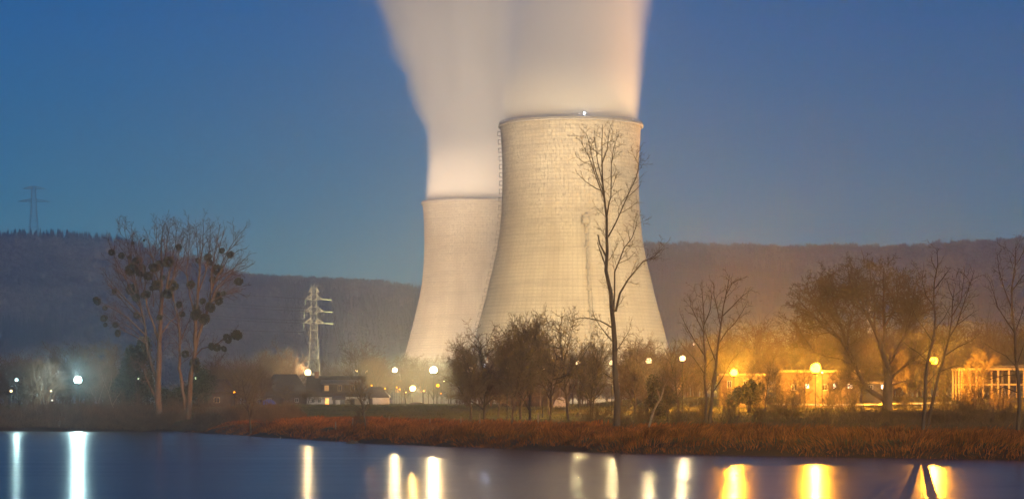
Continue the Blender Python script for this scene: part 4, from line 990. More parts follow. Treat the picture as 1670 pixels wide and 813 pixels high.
for i, (u, D, vt, w, lab) in enumerate([
    (8, 392, 640, 70, "bare shrub at the water's edge in the left corner of the bank"),
    (45, 394, 645, 66, "bare shrub at the water's edge below the small bluish lamp"),
    (82, 390, 640, 72, "arching shrub at the water's edge left of the brightest cyan lamp"),
    (118, 393, 646, 64, "bare shrub at the water's edge under the brightest cyan lamp"),
    (152, 390, 640, 70, "bare shrub at the water's edge right of the brightest cyan lamp"),
    (190, 391, 632, 74, "pale-stemmed shrub just left of the left poplar's ivy-clad neighbour"),
    (226, 390, 640, 60, "shrub left of the left poplar's foot"),
    (285, 392, 642, 64, "shrub between the feet of the two poplars"),
    (330, 396, 640, 70, "dark shrub right of the right poplar's foot, before the dark roof"),
    (362, 390, 644, 64, "dark shrub below the small orange lamp by the dark roof"),
    (392, 360, 655, 50, "low shrub left of the gnarled apple tree's foot"),
    (440, 335, 658, 60, "low shrub on the bank right of the gnarled apple tree"),
    (585, 290, 664, 40, "low shrub at the foot of the small dark tree before the lean-to"),
    (1012, 236, 648, 60, "shrub around the tall tree's foot"),
    (1048, 246, 640, 60, "shrub left of the rounded dark evergreen's foot"),
    (1112, 240, 646, 60, "shrub at the feet of the slender twins, left side"),
    (1146, 246, 642, 56, "shrub at the feet of the slender twins, right side"),
    (1190, 240, 645, 62, "shrub in front of the leftmost big orange street lamp"),
    (1243, 246, 640, 60, "shrub right below the right round bush"),
    (1290, 238, 640, 70, "shrub in front of the long lit building's left end"),
    (1340, 236, 652, 66, "low shrub under the biggest orange street lamp"),
    (1395, 240, 648, 72, "shrub left of the walnut tree's trunk"),
    (1440, 232, 656, 60, "low shrub before the walnut tree's trunk"),
    (1480, 228, 650, 66, "shrub left of the two leaning trees"),
    (1545, 224, 642, 74, "shrub right of the two leaning trees"),
    (1592, 226, 622, 84, "arching dark shrub in front of the steel frame's left end"),
    (1640, 218, 634, 70, "shrub before the steel frame at the right edge"),
    (1272, 305, 618, 44, "shrub against the gable end of the long lit building"),
    (1306, 318, 624, 40, "shrub under the long lit building's left windows"),
    (1356, 315, 622, 46, "twiggy shrub screening the middle of the long lit building"),
    (1388, 308, 618, 44, "twiggy shrub screening the right end of the long lit building"),
    (1186, 312, 622, 40, "shrub screening the small yellow-lit building"),
    (1476, 300, 626, 50, "shrub right of the walnut tree's trunk along the lit verge"),
    (1540, 318, 628, 50, "shrub between the rightmost orange lamp and the steel frame"),
    (1575, 322, 622, 44, "shrub before the steel frame's left columns"),
    (1628, 320, 620, 50, "shrub before the middle of the steel frame"),
    (968, 262, 650, 56, "shrub between the thick-trunked tree and the tall tree"),
]):
    shrub(i % 3, u, D, vt, w, lab)

# ------------------------------------------------------------------ stuff: reeds, undergrowth, meadow grass
def along_bank(n, s0, s1, rs):
    seg = BANK; L = np.hypot(*(seg[1:] - seg[:-1]).T); c = np.concatenate([[0], np.cumsum(L)])
    s = rs.uniform(s0, s1, n); i = np.clip(np.searchsorted(c, s) - 1, 0, len(L) - 1); t = (s - c[i]) / L[i]
    p = seg[i] + (seg[i + 1] - seg[i]) * t[:, None]; d = (seg[i + 1] - seg[i]) / L[i][:, None]; nrm = np.stack([-d[:, 1], d[:, 0]], 1)
    return p, nrm, c
rs = np.random.RandomState(77)
def blades(x, y, z, h, w, lx, ly, rs, bend=0.5):
    n = len(x); a = rs.uniform(0, np.pi, n); wx, wy = np.cos(a) * w, np.sin(a) * w
    rows = []
    for t, k in ((0, 1.0), (0.45, 0.9), (0.8, 0.8), (1.0, 0.25)):
        off = t ** 1.7; zz = z + h * (t - bend * 0.35 * t ** 3)
        cx, cyy = x + lx * off, y + ly * off
        rows.append(np.stack([cx - wx * k, cyy - wy * k, zz], 1)); rows.append(np.stack([cx + wx * k, cyy + wy * k, zz], 1))
    V = np.stack(rows, 1); I = np.arange(n * 8).reshape(n, 8)
    Fc = np.concatenate([I[:, [0, 1, 3, 2]], I[:, [2, 3, 5, 4]], I[:, [4, 5, 7, 6]]])
    return V.reshape(-1, 3), Fc
_, _, cum = along_bank(1, 0, 1, rs)
n = 90000
p, nrm, _ = along_bank(n, cum[3] + 6, cum[8], rs); 
# denser where it is in view
dd = np.abs(rs.uniform(0.2, 15.5, n)) ; x = p[:, 0] + nrm[:, 0] * dd; y = p[:, 1] + nrm[:, 1] * dd
keep = (y > 120) & (x < 60) & (vnoise(x / 2.2, y / 2.2) + 0.5 * vnoise(x / 0.8, y / 0.8) > 0.38); x, y, dd = x[keep], y[keep], dd[keep]; n = len(x); z = ground(x, y)
left = sm(x, -46, -20)
h = (0.28 + 1.0 * fbm(x / 3.0, y / 3.0) ** 1.2 + rs.uniform(-0.2, 0.3, n) ** 1) * (0.55 + 0.45 * left) * (0.5 + 0.5 * sm(dd, 0.3, 4)); h = np.maximum(h, 0.18)
ang = 6.28 * fbm(x / 5 + 40, y / 5) * 1.4 + 2.4; ln = rs.uniform(0.15, 1.3, n) * h * (1.4 - 0.75 * sm(dd, 2, 10))
V, Fc = blades(x, y, z - 0.05, h, 0.028, np.cos(ang) * ln + nrm[keep][:, 0] * -0.25 * (1 - sm(dd, 2, 7)), np.sin(ang) * ln * 0.6, rs)
tag(link("reed_bed", np_mesh("reed_bed", V, [Fc], mats=[M_reed])), "red-brown dry reeds covering the river bank", None, None, "stuff")

def tangle(n, x, y, z, h, spread, m, name, label, rad=0.012):
    polys = []
    a = rs.uniform(0, 6.28, n); L = h * rs.uniform(0.5, 1.2, n)
    px, py = np.cos(a) * spread * rs.uniform(0, 1, n), np.sin(a) * spread * rs.uniform(0, 1, n); dr = rs.uniform(0.2, 1.0, n)
    Pt = np.stack([np.stack([x, y, z - 0.1], 1), np.stack([x + px * .4, y + py * .4, z + L * .6], 1), np.stack([x + px, y + py, z + L * dr], 1)], 1)
    polys = [(Pt[i], (rad * 1.6, rad * 1.2, rad * 0.7)) for i in range(n)]
    V, Fc = tubes(polys, 3); tag(link(name, np_mesh(name, V, [Fc], mats=[m])), label, None, None, "stuff")
n = 46000
p, nrm, _ = along_bank(n, cum[2] - 30, cum[3] + 22, rs); dd = rs.uniform(0.5, 16, n)
x, y = p[:, 0] + nrm[:, 0] * dd, p[:, 1] + nrm[:, 1] * dd; z = ground(x, y)
tangle(n, x, y, z, 0.8 + 3.6 * fbm(x / 4, y / 4) ** 1.3 * sm(dd, 0.5, 5), 1.0, M_scrub, "undergrowth", "brown tangle of stems along the left bank's water edge", 0.02)
n = 30000
p, nrm, _ = along_bank(n, cum[6] - 8, cum[8] - 40, rs); dd = rs.uniform(13, 46, n)
x, y = p[:, 0] + nrm[:, 0] * dd, p[:, 1] + nrm[:, 1] * dd; z = ground(x, y)
tangle(n, x, y, z, 0.35 + 1.6 * fbm(x / 5, y / 5) * sm(x, 0, 14), 0.8, M_scrub, "undergrowth", "dark bramble tangle between the reeds and the road on the right", 0.013)
n = 60000
x = rs.uniform(-60, 40, n); y = 225 + 420 * rs.uniform(0, 1, n) ** 1.6; d = bank_d(x, y); k = (d > 13) & (np.abs(x) < 0.23 * y) & (fbm(x / 4, y / 4) > 0.4); x, y = x[k], y[k]; z = ground(x, y); n = len(x)
V, Fc = blades(x, y, z - 0.03, rs.uniform(0.15, 0.5, n), 0.03, rs.normal(0, .15, n), rs.normal(0, .15, n), rs)
tag(link("meadow_grass", np_mesh("meadow_grass", V, [Fc], mats=[M_grassblade])), "rough olive grass of the meadow", None, None, "stuff")

# ------------------------------------------------------------------ woods on the hills and across the plain
M_wood1 = noisy("winter_woods", (0.045, 0.046, 0.038), (0.14, 0.126, 0.096), 0.012, 0.95, 5, island=0.8)
M_conifer = noisy("conifer_woods", (0.014, 0.02, 0.013), (0.03, 0.036, 0.02), 0.05, 0.9, 3, island=0.3)
def ico12():
    g = (1 + 5 ** 0.5) / 2; v = np.array([(-1, g, 0), (1, g, 0), (-1, -g, 0), (1, -g, 0), (0, -1, g), (0, 1, g), (0, -1, -g), (0, 1, -g), (g, 0, -1), (g, 0, 1), (-g, 0, -1), (-g, 0, 1)]); v /= np.linalg.norm(v[0])
    f = np.array([(0, 11, 5), (0, 5, 1), (0, 1, 7), (0, 7, 10), (0, 10, 11), (1, 5, 9), (5, 11, 4), (11, 10, 2), (10, 7, 6), (7, 1, 8), (3, 9, 4), (3, 4, 2), (3, 2, 6), (3, 6, 8), (3, 8, 9), (4, 9, 5), (2, 4, 11), (6, 2, 10), (8, 6, 7), (9, 8, 1)]); return v, f
def woods(name, label, x, y, h, w, conifer, rs, spikes=40):
    n = len(x); z = ground(x, y); v, f = ico12()
    base = np.stack([x, y, z + h * 0.58], 1)
    dec = ~conifer; m = dec.sum()
    V1 = base[dec][:, None] + v[None] * np.stack([w[dec] * .36, w[dec] * .36, h[dec] * .33], 1)[:, None] * rs.uniform(0.7, 1.15, (m, 12, 1)); F1 = (f[None] + (np.arange(m) * 12)[:, None, None]).reshape(-1, 3)
    d = rs.randn(m, spikes, 3); d[..., 2] = np.abs(d[..., 2]) * 1.1 - 0.25; d /= np.linalg.norm(d, axis=2, keepdims=True)
    sc = np.stack([w[dec] * .5, w[dec] * .5, h[dec] * .44], 1)[:, None]
    tip = base[dec][:, None] + d * sc * rs.uniform(0.8, 1.08, (m, spikes, 1)); root = base[dec][:, None] + d * sc * 0.35
    sd = np.cross(d, rs.randn(m, spikes, 3)); sd /= np.linalg.norm(sd, axis=2, keepdims=True); ww = (w[dec] * 0.05)[:, None, None]
    V2 = np.stack([root - sd * ww * .6, root + sd * ww * .6, tip + sd * ww, tip - sd * ww], 2).reshape(-1, 3); F2 = np.arange(len(V2)).reshape(-1, 4)
    # pale stems
    Vs = []; 
    bx = np.stack([x[dec], y[dec], z[dec] - 1], 1); tw = w[dec] * 0.025
    V3 = np.stack([bx + np.stack([-tw, 0 * tw, 0 * tw], 1), bx + np.stack([tw, 0 * tw, 0 * tw], 1), bx + np.stack([tw, 0 * tw, h[dec] * .6], 1), bx + np.stack([-tw, 0 * tw, h[dec] * .6], 1)], 1).reshape(-1, 3); F3 = np.arange(len(V3)).reshape(-1, 4)
    Vc = np.zeros((0, 3)); F4 = np.zeros((0, 3), int); mc = conifer.sum()
    if mc:
        vs = []
        for lev, (za, zb, rr) in enumerate(((0.1, 0.55, .5), (0.35, 0.8, .38), (0.6, 1.12, .24))):
            th = 2 * np.pi * np.arange(7) / 7
            ringv = np.stack([x[conifer][:, None] + np.cos(th) * (w[conifer] * rr)[:, None] * rs.uniform(.7, 1.2, (mc, 7)), y[conifer][:, None] + np.sin(th) * (w[conifer] * rr)[:, None] * rs.uniform(.7, 1.2, (mc, 7)), (z[conifer] + h[conifer] * za)[:, None] + rs.uniform(-1, 1, (mc, 7))], 2)
            tipv = np.stack([x[conifer], y[conifer], z[conifer] + h[conifer] * zb], 1)[:, None]
            vs.append(np.concatenate([ringv, tipv], 1))
        Vc = np.concatenate(vs).reshape(-1, 3); k = np.arange(7); tri = np.stack([k, (k + 1) % 7, np.full(7, 7)], 1)
        F4 = (tri[None] + (np.arange(mc * 3) * 8)[:, None, None]).reshape(-1, 3)
    V1 = V1.reshape(-1, 3); o1, o2, o3 = len(V1), len(V1) + len(V2), len(V1) + len(V2) + len(V3)
    Vt = np.concatenate([V1, V2, V3, Vc]); tris = np.concatenate([F1, F4 + o3]); quads = np.concatenate([F2 + o1, F3 + o2])
    mi = np.concatenate([np.zeros(len(F1), int), np.ones(len(F4), int), np.zeros(len(quads), int)])
    o = link(name, np_mesh(name, Vt, [tris, quads], mats=[M_wood1, M_conifer], midx=mi)); tag(o, label, None, None, "stuff")
n = 13000
y = rs.uniform(2180, 2960, n); x = rs.uniform(-0.235, 0.235, n) * y; zz = ground(x, y); k = (zz > 7); x, y = x[k], y[k]; n = len(x)
con = (vnoise(x / 160 + 3, y / 160) > 0.62) | ((y > 2760) & (x < -330 + 400 * (rs.rand(n) < 0.35)) & (rs.rand(n) < 0.75) & (x < -80))
h = rs.uniform(11, 19, n); h = np.where(con, h * 0.95, h); w = np.where(con, rs.uniform(5, 7.5, n), rs.uniform(9, 15, n))
woods("hillside_woods", "hazy winter woods covering the hills behind the plant", x, y, h, w, con, rs, 34)
n = 1700
y = rs.uniform(980, 2250, n); x = rs.uniform(-0.235, 0.235, n) * y
k = (np.hypot(x - c1.x, y - c1.y) > 100) & (np.hypot(x - c2.x, y - c2.y) > 100) & ~((x > -120) & (x < 190) & (y > 1000) & (y < 1400)) & ~((x > -330) & (x < 10) & (y > 1560) & (y < 1960)); x, y = x[k], y[k]; n = len(x)
woods("plain_woods", "low winter woods across the plain before the hills", x, y, rs.uniform(9, 15, n) * (0.7 + 0.6 * (x > 150)), rs.uniform(8, 13, n), rs.rand(n) < 0.03, rs, 46)

def twig_wood(name, label, x, y, h, w, m, rs, k1=70, k2=420, rad=0.03):
    n = len(x); z = ground(x, y); C = np.stack([x, y, z], 1)
    def dirs(k):
        d = rs.randn(n, k, 3); d[..., 2] = np.abs(d[..., 2]) * 1.2 - 0.12; return d / np.linalg.norm(d, axis=2, keepdims=True)
    sc = np.stack([w * .5, w * .5, h * .56], 1)[:, None]; cen = (C + np.stack([0 * h, 0 * h, h * .42], 1))[:, None]
    d = dirs(k1); end = cen + d * sc * rs.uniform(.6, .95, (n, k1, 1)); st = C[:, None] + np.stack([0 * d[..., 0], 0 * d[..., 0], h[:, None] * rs.uniform(.08, .5, (n, k1))], 2)
    mid = st * .5 + end * .5 + rs.randn(n, k1, 3) * .5 + np.array([0, 0, .6])
    P1 = np.stack([st, mid, end], 2).reshape(-1, 3, 3); R1 = np.tile([2.2 * rad, 1.6 * rad, rad * .8], (len(P1), 1))
    i = rs.randint(0, k1, (n, k2)); t = rs.uniform(.35, 1.0, (n, k2, 1)); a = np.take_along_axis(mid, i[..., None], 1); b = np.take_along_axis(end, i[..., None], 1)
    s2 = a + (b - a) * t; dd = (b - a); dd = dd / (np.linalg.norm(dd, axis=2, keepdims=True) + 1e-6) + rs.randn(n, k2, 3) * .55; L = (h * .12)[:, None, None] * rs.uniform(.5, 1.3, (n, k2, 1))
    P2 = np.stack([s2, s2 + dd * L * .5, s2 + dd * L + rs.randn(n, k2, 3) * .25], 2).reshape(-1, 3, 3); R2 = np.tile([rad, rad * .8, rad * .5], (len(P2), 1))
    top = C + np.stack([0 * h, 0 * h, h * .6], 1); P3 = np.stack([C - [0, 0, .5], (C + top) / 2 + rs.randn(n, 3) * .15, top], 1); R3 = np.tile([.22, .16, .07], (n, 1))
    V, Fc = tubes(list(zip(np.concatenate([P1, P2, P3]), np.concatenate([R1, R2, R3]))), 3)
    tag(link(name, np_mesh(name, V, [Fc], mats=[m])), label, None, None, "stuff")
def strip(n, u0, u1, d0, d1, v0, v1, wpx):
    u = rs.uniform(u0, u1, n); D = rs.uniform(d0, d1, n); x = X(u, D); z = ground(x, D); v = rs.uniform(v0, v1, n)
    return x, D, np.maximum(CH + (VH - v) / F * D - z, 3.0), wpx / F * D * rs.uniform(.7, 1.3, n)
parts = [strip(22, -20, 200, 415, 470, 575, 618, 52), strip(14, 330, 430, 470, 560, 585, 612, 45), strip(26, 750, 1130, 600, 900, 622, 640, 38), strip(26, 1290, 1700, 440, 560, 520, 560, 80), strip(26, -20, 190, 490, 560, 572, 600, 60), strip(16, 330, 480, 690, 780, 570, 600, 50), strip(26, 520, 770, 860, 960, 575, 600, 55), strip(30, 750, 1000, 420, 620, 560, 598, 58),
         strip(16, 1010, 1130, 470, 560, 545, 585, 60), strip(22, 1120, 1300, 520, 640, 520, 580, 75), strip(40, 1290, 1700, 500, 640, 515, 570, 85), strip(24, 1300, 1700, 420, 480, 570, 605, 60)]
x, y, h, w = [np.concatenate([p[i] for p in parts]) for i in range(4)]
twig_wood("riverside_woods", "brown mass of bare trees behind the lamps and houses", x, y, h, w, M_redtwig, rs)

# ------------------------------------------------------------------ pylons
def pylon(name, label, u, D, vtop, zb, arms, wb, wt, thick, group, m, flash=None):
    """arms: list of (fraction of height, half length px, droop px)"""
    x = X(u, D); H = ZV(vtop, D) - zb
    t = thing(name, label, "pylon", (x, D, zb), R(3), group); mb = MB()
    def hw(f): return np.interp(f, [0, 0.55, 1.0], [wb, wt * 1.25, wt * 0.8]) / 2
    lev = [0, .1, .2, .3, .4, .49, .57, .64, .71, .78, .84, .9, .95, 1.0]
    for i in range(len(lev) - 1):
        a, b = lev[i], lev[i + 1]; wa, wb_ = hw(a), hw(b)
        ca = [(-wa, -wa), (wa, -wa), (wa, wa), (-wa, wa)]; cb = [(-wb_, -wb_), (wb_, -wb_), (wb_, wb_), (-wb_, wb_)]
        for k in range(4):
            k2 = (k + 1) % 4
            mb.bar((*ca[k], a * H), (*cb[k], b * H), thick)
            if k in (0, 1): mb.bar((*ca[k], a * H), (*cb[k2], b * H), thick * 0.55)
            if k in (0, 3): mb.bar((*ca[k2], a * H), (*cb[k], b * H), thick * 0.55)
            mb.bar((*cb[k], b * H), (*cb[k2], b * H), thick * 0.6)
    mb.bar((0, 0, H), (0, 0, H * 1.03), thick); mb.build("lattice_mast", m, t)
    ends = []
    for (f, hl, ins) in arms:
        L = hl / F * D; w = hw(f)
        for s in (-1, 1):
            am = MB(); tip = (s * L, 0, f * H); 
            for yy in (-w, w):
                am.bar((s * w, yy, f * H), tip, thick * 1.2); am.bar((s * w, yy, (f + 0.045) * H), tip, thick * 1.2)
                for q in (.25, .5, .75):
                    am.bar((s * (w + (L - w) * q), yy * (1 - q), f * H), (s * (w + (L - w) * (q - .25)), yy * (1 - q + .25), (f + .045 * (1 - q + .25)) * H), thick * .5)
            am.build("crossarm", m, t)
            if ins:
                im = MB(); zb_ = f * H
                if s > 0 and flash: im.bar((s * L, 0, zb_), (s * L + 2.6, 0, zb_ - 0.1), 0.17, 6)
                else: im.bar((s * L, 0, zb_), (s * L, 0, zb_ - 1.5), 0.09, 6)
                im.build("insulator", M_insul, t)
                ends.append(t.location + Matrix.Rotation(R(3), 3, 'Z') @ Vector((s * L + (2.6 if s > 0 and flash else 0), 0, zb_ - (0.1 if s > 0 and flash else 2.6))))
    return t, ends
M_insul = noisy("glass_insulator", (0.4, 0.55, 0.4), (0.55, 0.7, 0.52), 2, 0.25, 2)
M_pyl = noisy("pylon_steel", (0.42, 0.44, 0.38), (0.55, 0.57, 0.5), 2, 0.6, 3)
zb = gz(X(512, 735), 735)
PY1, E1 = pylon("lattice_pylon", "tall lit lattice pylon with three pairs of arms, behind the farmhouse", 512, 735, 470, zb, [(0.70, 17, 1), (0.80, 16, 1), (0.905, 14, 1), (0.97, 8, 0)], 4.8, 1.7, 0.06, "lattice pylons", M_pyl, True)
zb = gz(X(580, 1050), 1050)
PY2, E2 = pylon("lattice_pylon", "faint hazy pylon right of the tall lit one, before the hill", 580, 1050, 503, zb, [(0.60, 20, 1), (0.78, 20, 1), (0.965, 12, 1)], 5.2, 2.8, 0.07, "lattice pylons", M_steel)
zb = gz(X(55, 2800), 2800)
PY3, E3 = pylon("lattice_pylon", "pylon on the hilltop at the far left", 55, 2800, 304, zb, [(0.74, 26, 1), (0.96, 18, 1)], 13, 5.0, 0.24, "lattice pylons", M_dsteel)
def wire(a, b, sag, label, r=0.05):
    a = Vector(a); b = Vector(b); mb = MB(); n = 18; pts = []
    for i in range(n + 1):
        t = i / n; p = a.lerp(b, t); p.z -= sag * 4 * t * (1 - t); pts.append(p - a)
    mb.path(pts, r, 3); o = mb.build("power_line", M_dsteel, None, a); tag(o, label, "power line", "power lines strung between the pylons")
nm = ["lowest", "lowest", "middle", "middle", "top", "top"]
for i, e in enumerate(E1[:6]):
    wire(e, E2[min(i, len(E2) - 1)], 14, f"{nm[i]} {'left' if i % 2 == 0 else 'right'} wire from the lit pylon to the hazy pylon", 0.06)
    far = Vector((-330, 1500, 88 + i * 5)); wire(e, far, 10, f"{nm[i]} {'left' if i % 2 == 0 else 'right'} wire from the lit pylon up to the left hill", 0.07)
for i, e in enumerate(E3):
    wire(e, Vector((-1150 + 30 * i, 2700, e.z - 5 + 3 * i)), 14, f"{['lower left', 'lower right', 'upper left', 'upper right'][i]} wire leaving the hilltop pylon to the left", 0.10)

# ------------------------------------------------------------------ buildings
def prism_roof(mb, x0, x1, y0, y1, ze, zr, over=0.4, hip=0.0, th=0.22):
    """ridge along x; eaves at y0 and y1"""
    ym = (y0 + y1) / 2; a = (x0 - over, y0 - over, ze); b = (x1 + over, y0 - over, ze); c = (x1 + over, y1 + over, ze); d = (x0 - over, y1 + over, ze)
    e = (x0 - over + hip, ym, zr); f = (x1 + over - hip, ym, zr)
    dn = lambda p: (p[0], p[1], p[2] - th)
    vs = [a, b, c, d, e, f] + [dn(p) for p in (a, b, c, d, e, f)]
    mb.add(vs, [(0, 1, 5, 4), (2, 3, 4, 5), (1, 0, 6, 7), (3, 2, 8, 9), (7, 6, 10, 11), (9, 8, 11, 10)], [(1, 2, 5), (3, 0, 4), (8, 7, 11), (6, 9, 10)] if hip else [])
    if not hip: mb.add([a, d, e, dn(a), dn(d), dn(e), b, c, f, dn(b), dn(c), dn(f)], [(0, 2, 5, 3), (2, 1, 4, 5), (6, 9, 11, 8), (8, 11, 10, 7)])
def walls(mb, x0, x1, y0, y1, z0, z1, zr=None):
    mb.box((x0, y0, z0), (x1, y1, z1))
    if zr:
        ym = (y0 + y1) / 2; mb.add([(x0, y0, z1), (x0, y1, z1), (x0, ym, zr), (x1, y0, z1), (x1, y1, z1), (x1, ym, zr)], [], [(0, 2, 1), (3, 4, 5)])
def window(parent, x0, x1, z0, z1, y, pane=None, fr=None, mull=True, name="window"):
    f = MB(); w = 0.09
    f.box((x0, y - 0.06, z0), (x0 + w, y, z1)); f.box((x1 - w, y - 0.06, z0), (x1, y, z1)); f.box((x0 + w, y - 0.06, z1 - w), (x1 - w, y, z1)); f.box((x0 + w, y - 0.06, z0), (x1 - w, y, z0 + w))
    if mull: f.box(((x0 + x1) / 2 - .035, y - .05, z0 + w), ((x0 + x1) / 2 + .035, y, z1 - w))
    fo = f.build(name, fr or M_frame, parent)
    g = MB(); g.box((x0 + w, y - 0.03, z0 + w), (x1 - w, y - 0.012, z1 - w)); g.build("pane", pane or M_glass, fo)
    return fo
# farmhouse
Dh = 645.0; k = Dh / F
hx0, hx1, hm = X(500, Dh), X(587, Dh), X(424, Dh); g0 = gz(X(540, Dh), Dh) - 0.1
H = thing("farmhouse", "long tiled farmhouse with a wide wood-clad dormer and whitewashed walls", "house", (hx0, Dh, g0))
L = hx1 - hx0; ze = ZV(645, Dh) - g0; zr = ZV(612, Dh) - g0
mb = MB(); walls(mb, 0, L, 0.6, 10.6, -0.5, ze - 0.05, zr - 0.3); mb.build("wall", M_white, H)
mb = MB(); prism_roof(mb, 0, L, 0.6, 10.6, ze, zr); ro = mb.build("roof", M_roof, H)
mb = MB(); mb.box((L * .12, 5.0, zr - .9), (L * .12 + 1.0, 6.2, zr + 1.1)); mb.build("chimney", M_brick, ro)
dx0, dx1 = X(523, Dh) - hx0, X(585, Dh) - hx0; dz0, dz1 = ZV(637.5, Dh) - g0, ZV(627, Dh) - g0
mb = MB(); mb.box((dx0, 0.95, dz0 - 0.9), (dx1, 4.5, dz1)); do = mb.build("dormer", M_wood, H)
mb = MB(); mb.hexa([(dx0 - .25, .6, dz1 + .02), (dx1 + .25, .6, dz1 + .02), (dx1 + .25, 5.2, dz1 + 1.38), (dx0 - .25, 5.2, dz1 + 1.38)], [(dx0 - .25, .6, dz1 + .2), (dx1 + .25, .6, dz1 + .2), (dx1 + .25, 5.2, dz1 + 1.56), (dx0 - .25, 5.2, dz1 + 1.56)]); mb.build("dormer_roof", M_zinc, do)
for (ua, ub) in ((528.5, 536), (550.5, 557), (571.5, 578)):
    window(do, X(ua, Dh) - hx0, X(ub, Dh) - hx0, dz0 + 0.1, dz1 - 0.12, 0.95, M_litwarm if ua < 530 else M_glass)
window(H, X(529.5, Dh) - hx0, X(536.5, Dh) - hx0, 0.1, 2.0, 0.6, M_litdoor, M_frame, True, "door")
for (ua, ub) in ((508, 513), (518, 523.5), (548, 555), (570, 577)): window(H, X(ua, Dh) - hx0, X(ub, Dh) - hx0, 0.75, 1.75, 0.6, M_glass, M_white)
# its left wing, darker
g1 = gz(X(460, Dh), Dh) - 0.1; Wg = thing("farm_barn", "dark-roofed barn joined to the farmhouse's left end", "barn", (hm, Dh + 1.2, g1)); L = hx0 - hm - 0.3
ze2, zr2 = ZV(641, Dh) - g1, ZV(609, Dh) - g1
mb = MB(); walls(mb, 0, L, 0.6, 10.6, -0.5, ze2 - .05, zr2 - .3); mb.build("wall", M_wood, Wg)
mb = MB(); prism_roof(mb, 0, L, 0.6, 10.6, ze2, zr2, 0.35, 3.2); mb.build("roof", M_roof, Wg)
mb = MB(); mb.box((L * .4, .52, -.2), (L * .4 + 2.6, .597, 2.4)); mb.build("barn_door", M_wood, Wg)
window(Wg, L * .75, L * .75 + 1, .8, 1.8, 0.6, M_glass, M_white); window(Wg, L * .15, L * .15 + 1, .8, 1.8, 0.6, M_glass, M_white)
# lean-to at right
lx0, lx1 = X(588, Dh), X(633, Dh); g2 = gz(lx0 + 3, Dh) - 0.1; LT = thing("outbuilding", "low whitewashed outbuilding with a hipped slate roof at the farmhouse's right end", "outbuilding", (lx0, Dh, g2)); L = lx1 - lx0
mb = MB(); walls(mb, 0, L, 0.3, 7, -.5, ZV(646.5, Dh) - g2); mb.build("wall", M_white, LT)
mb = MB(); prism_roof(mb, 0, L, .3, 7, ZV(646, Dh) - g2, ZV(630, Dh) - g2, .35, 2.4); mb.build("roof", M_roof2, LT)
mb = MB(); mb.box((L * .3, .22, 0), (L * .3 + .95, .297, 1.9)); mb.build("door", M_wood, LT)
# dark house behind the poplars
Dk = 450.0; kx0, kx1 = X(300, Dk), X(374, Dk); g3 = gz(kx0, Dk) - .2; KH = thing("dark_house", "low house with a dark roof behind the right poplar", "house", (kx0, Dk, g3)); L = kx1 - kx0
mb = MB(); walls(mb, 0, L, .5, 8, -.5, ZV(638, Dk) - g3); mb.build("wall", M_wood, KH)
mb = MB(); prism_roof(mb, 0, L, .5, 8, ZV(637.5, Dk) - g3, ZV(617, Dk) - g3, .4, 1.2); mb.build("roof", M_roof, KH)
window(KH, L * .3, L * .3 + 1.1, .9, 1.9, .5); window(KH, L * .65, L * .65 + 1.1, .9, 1.9, .5)
# open barn behind the middle clump
Db = 425.0; bx0, bx1 = X(818, Db), X(928, Db); g4 = gz(bx0 + 5, Db); BN = thing("open_barn", "long open-fronted barn with a bright eave, behind the middle clump of trees", "barn", (bx0, Db, g4)); L = bx1 - bx0
zA, zB = ZV(623.5, Db) - g4, ZV(613, Db) - g4
mb = MB(); mb.box((0, 3.2, -.3), (L, 3.4, zA - .05)); mb.box((0, 3.45, -.3), (.2, 9.5, zA - .05)); mb.box((L - .2, 3.45, -.3), (L, 9.5, zA - .05)); mb.box((0.2, 9.3, -.3), (L - .2, 9.5, zA - .05)); mb.build("wall", M_wood, BN)
mb = MB(); prism_roof(mb, 0, L, 3.2, 9.5, zA, zB, .5); mb.build("roof", M_zinc, BN)
mb = MB(); mb.box((0, 2.5, zA - .28), (L, 2.66, zA + .06)); mb.build("fascia", M_stone, BN)
cx0, cx1 = X(862, Db) - bx0, X(914, Db) - bx0; zC, zD = ZV(635.5, Db) - g4, ZV(628, Db) - g4
mb = MB(); mb.hexa([(cx0, -.6, zC), (cx1, -.6, zC), (cx1, 3.15, zD), (cx0, 3.15, zD)], [(cx0, -.6, zC + .16), (cx1, -.6, zC + .16), (cx1, 3.15, zD + .16), (cx0, 3.15, zD + .16)]); mb.build("canopy", M_zinc, BN)
for f in (0.02, .35, .74, .97): mb = MB(); mb.box((cx0 + (cx1 - cx0) * f, -.3, -.3), (cx0 + (cx1 - cx0) * f + .16, -.14, zC + .05)); mb.build("post", M_post, BN)
# covered heap in front of the barn
hp = thing("covered_heap", "pale sheet-covered heap beside the thick-trunked tree, before the barn", "heap", (X(914, 415), 415, gz(X(914, 415), 415)))
rsx = np.random.RandomState(3); V = []; Q = []; nn = 14
for i in range(nn + 1):
    for j in range(nn + 1):
        a, b = i / nn * 2 - 1, j / nn * 2 - 1; hgt = 1.9 * max(0, 1 - max(abs(a), abs(b)) ** 2.6) ** 0.55
        V.append((a * 1.35 * (1 - 0.25 * hgt / 1.9), b * 1.3 * (1 - .25 * hgt / 1.9), hgt + rsx.uniform(-.05, .05)))
for i in range(nn):
    for j in range(nn): q = i * (nn + 1) + j; Q.append((q, q + nn + 1, q + nn + 2, q + 1))
ME_heap = np_mesh("sheet", np.array(V), [np.array(Q)], smooth=True, mats=[M_sheet]); link("sheet", ME_heap, hp)
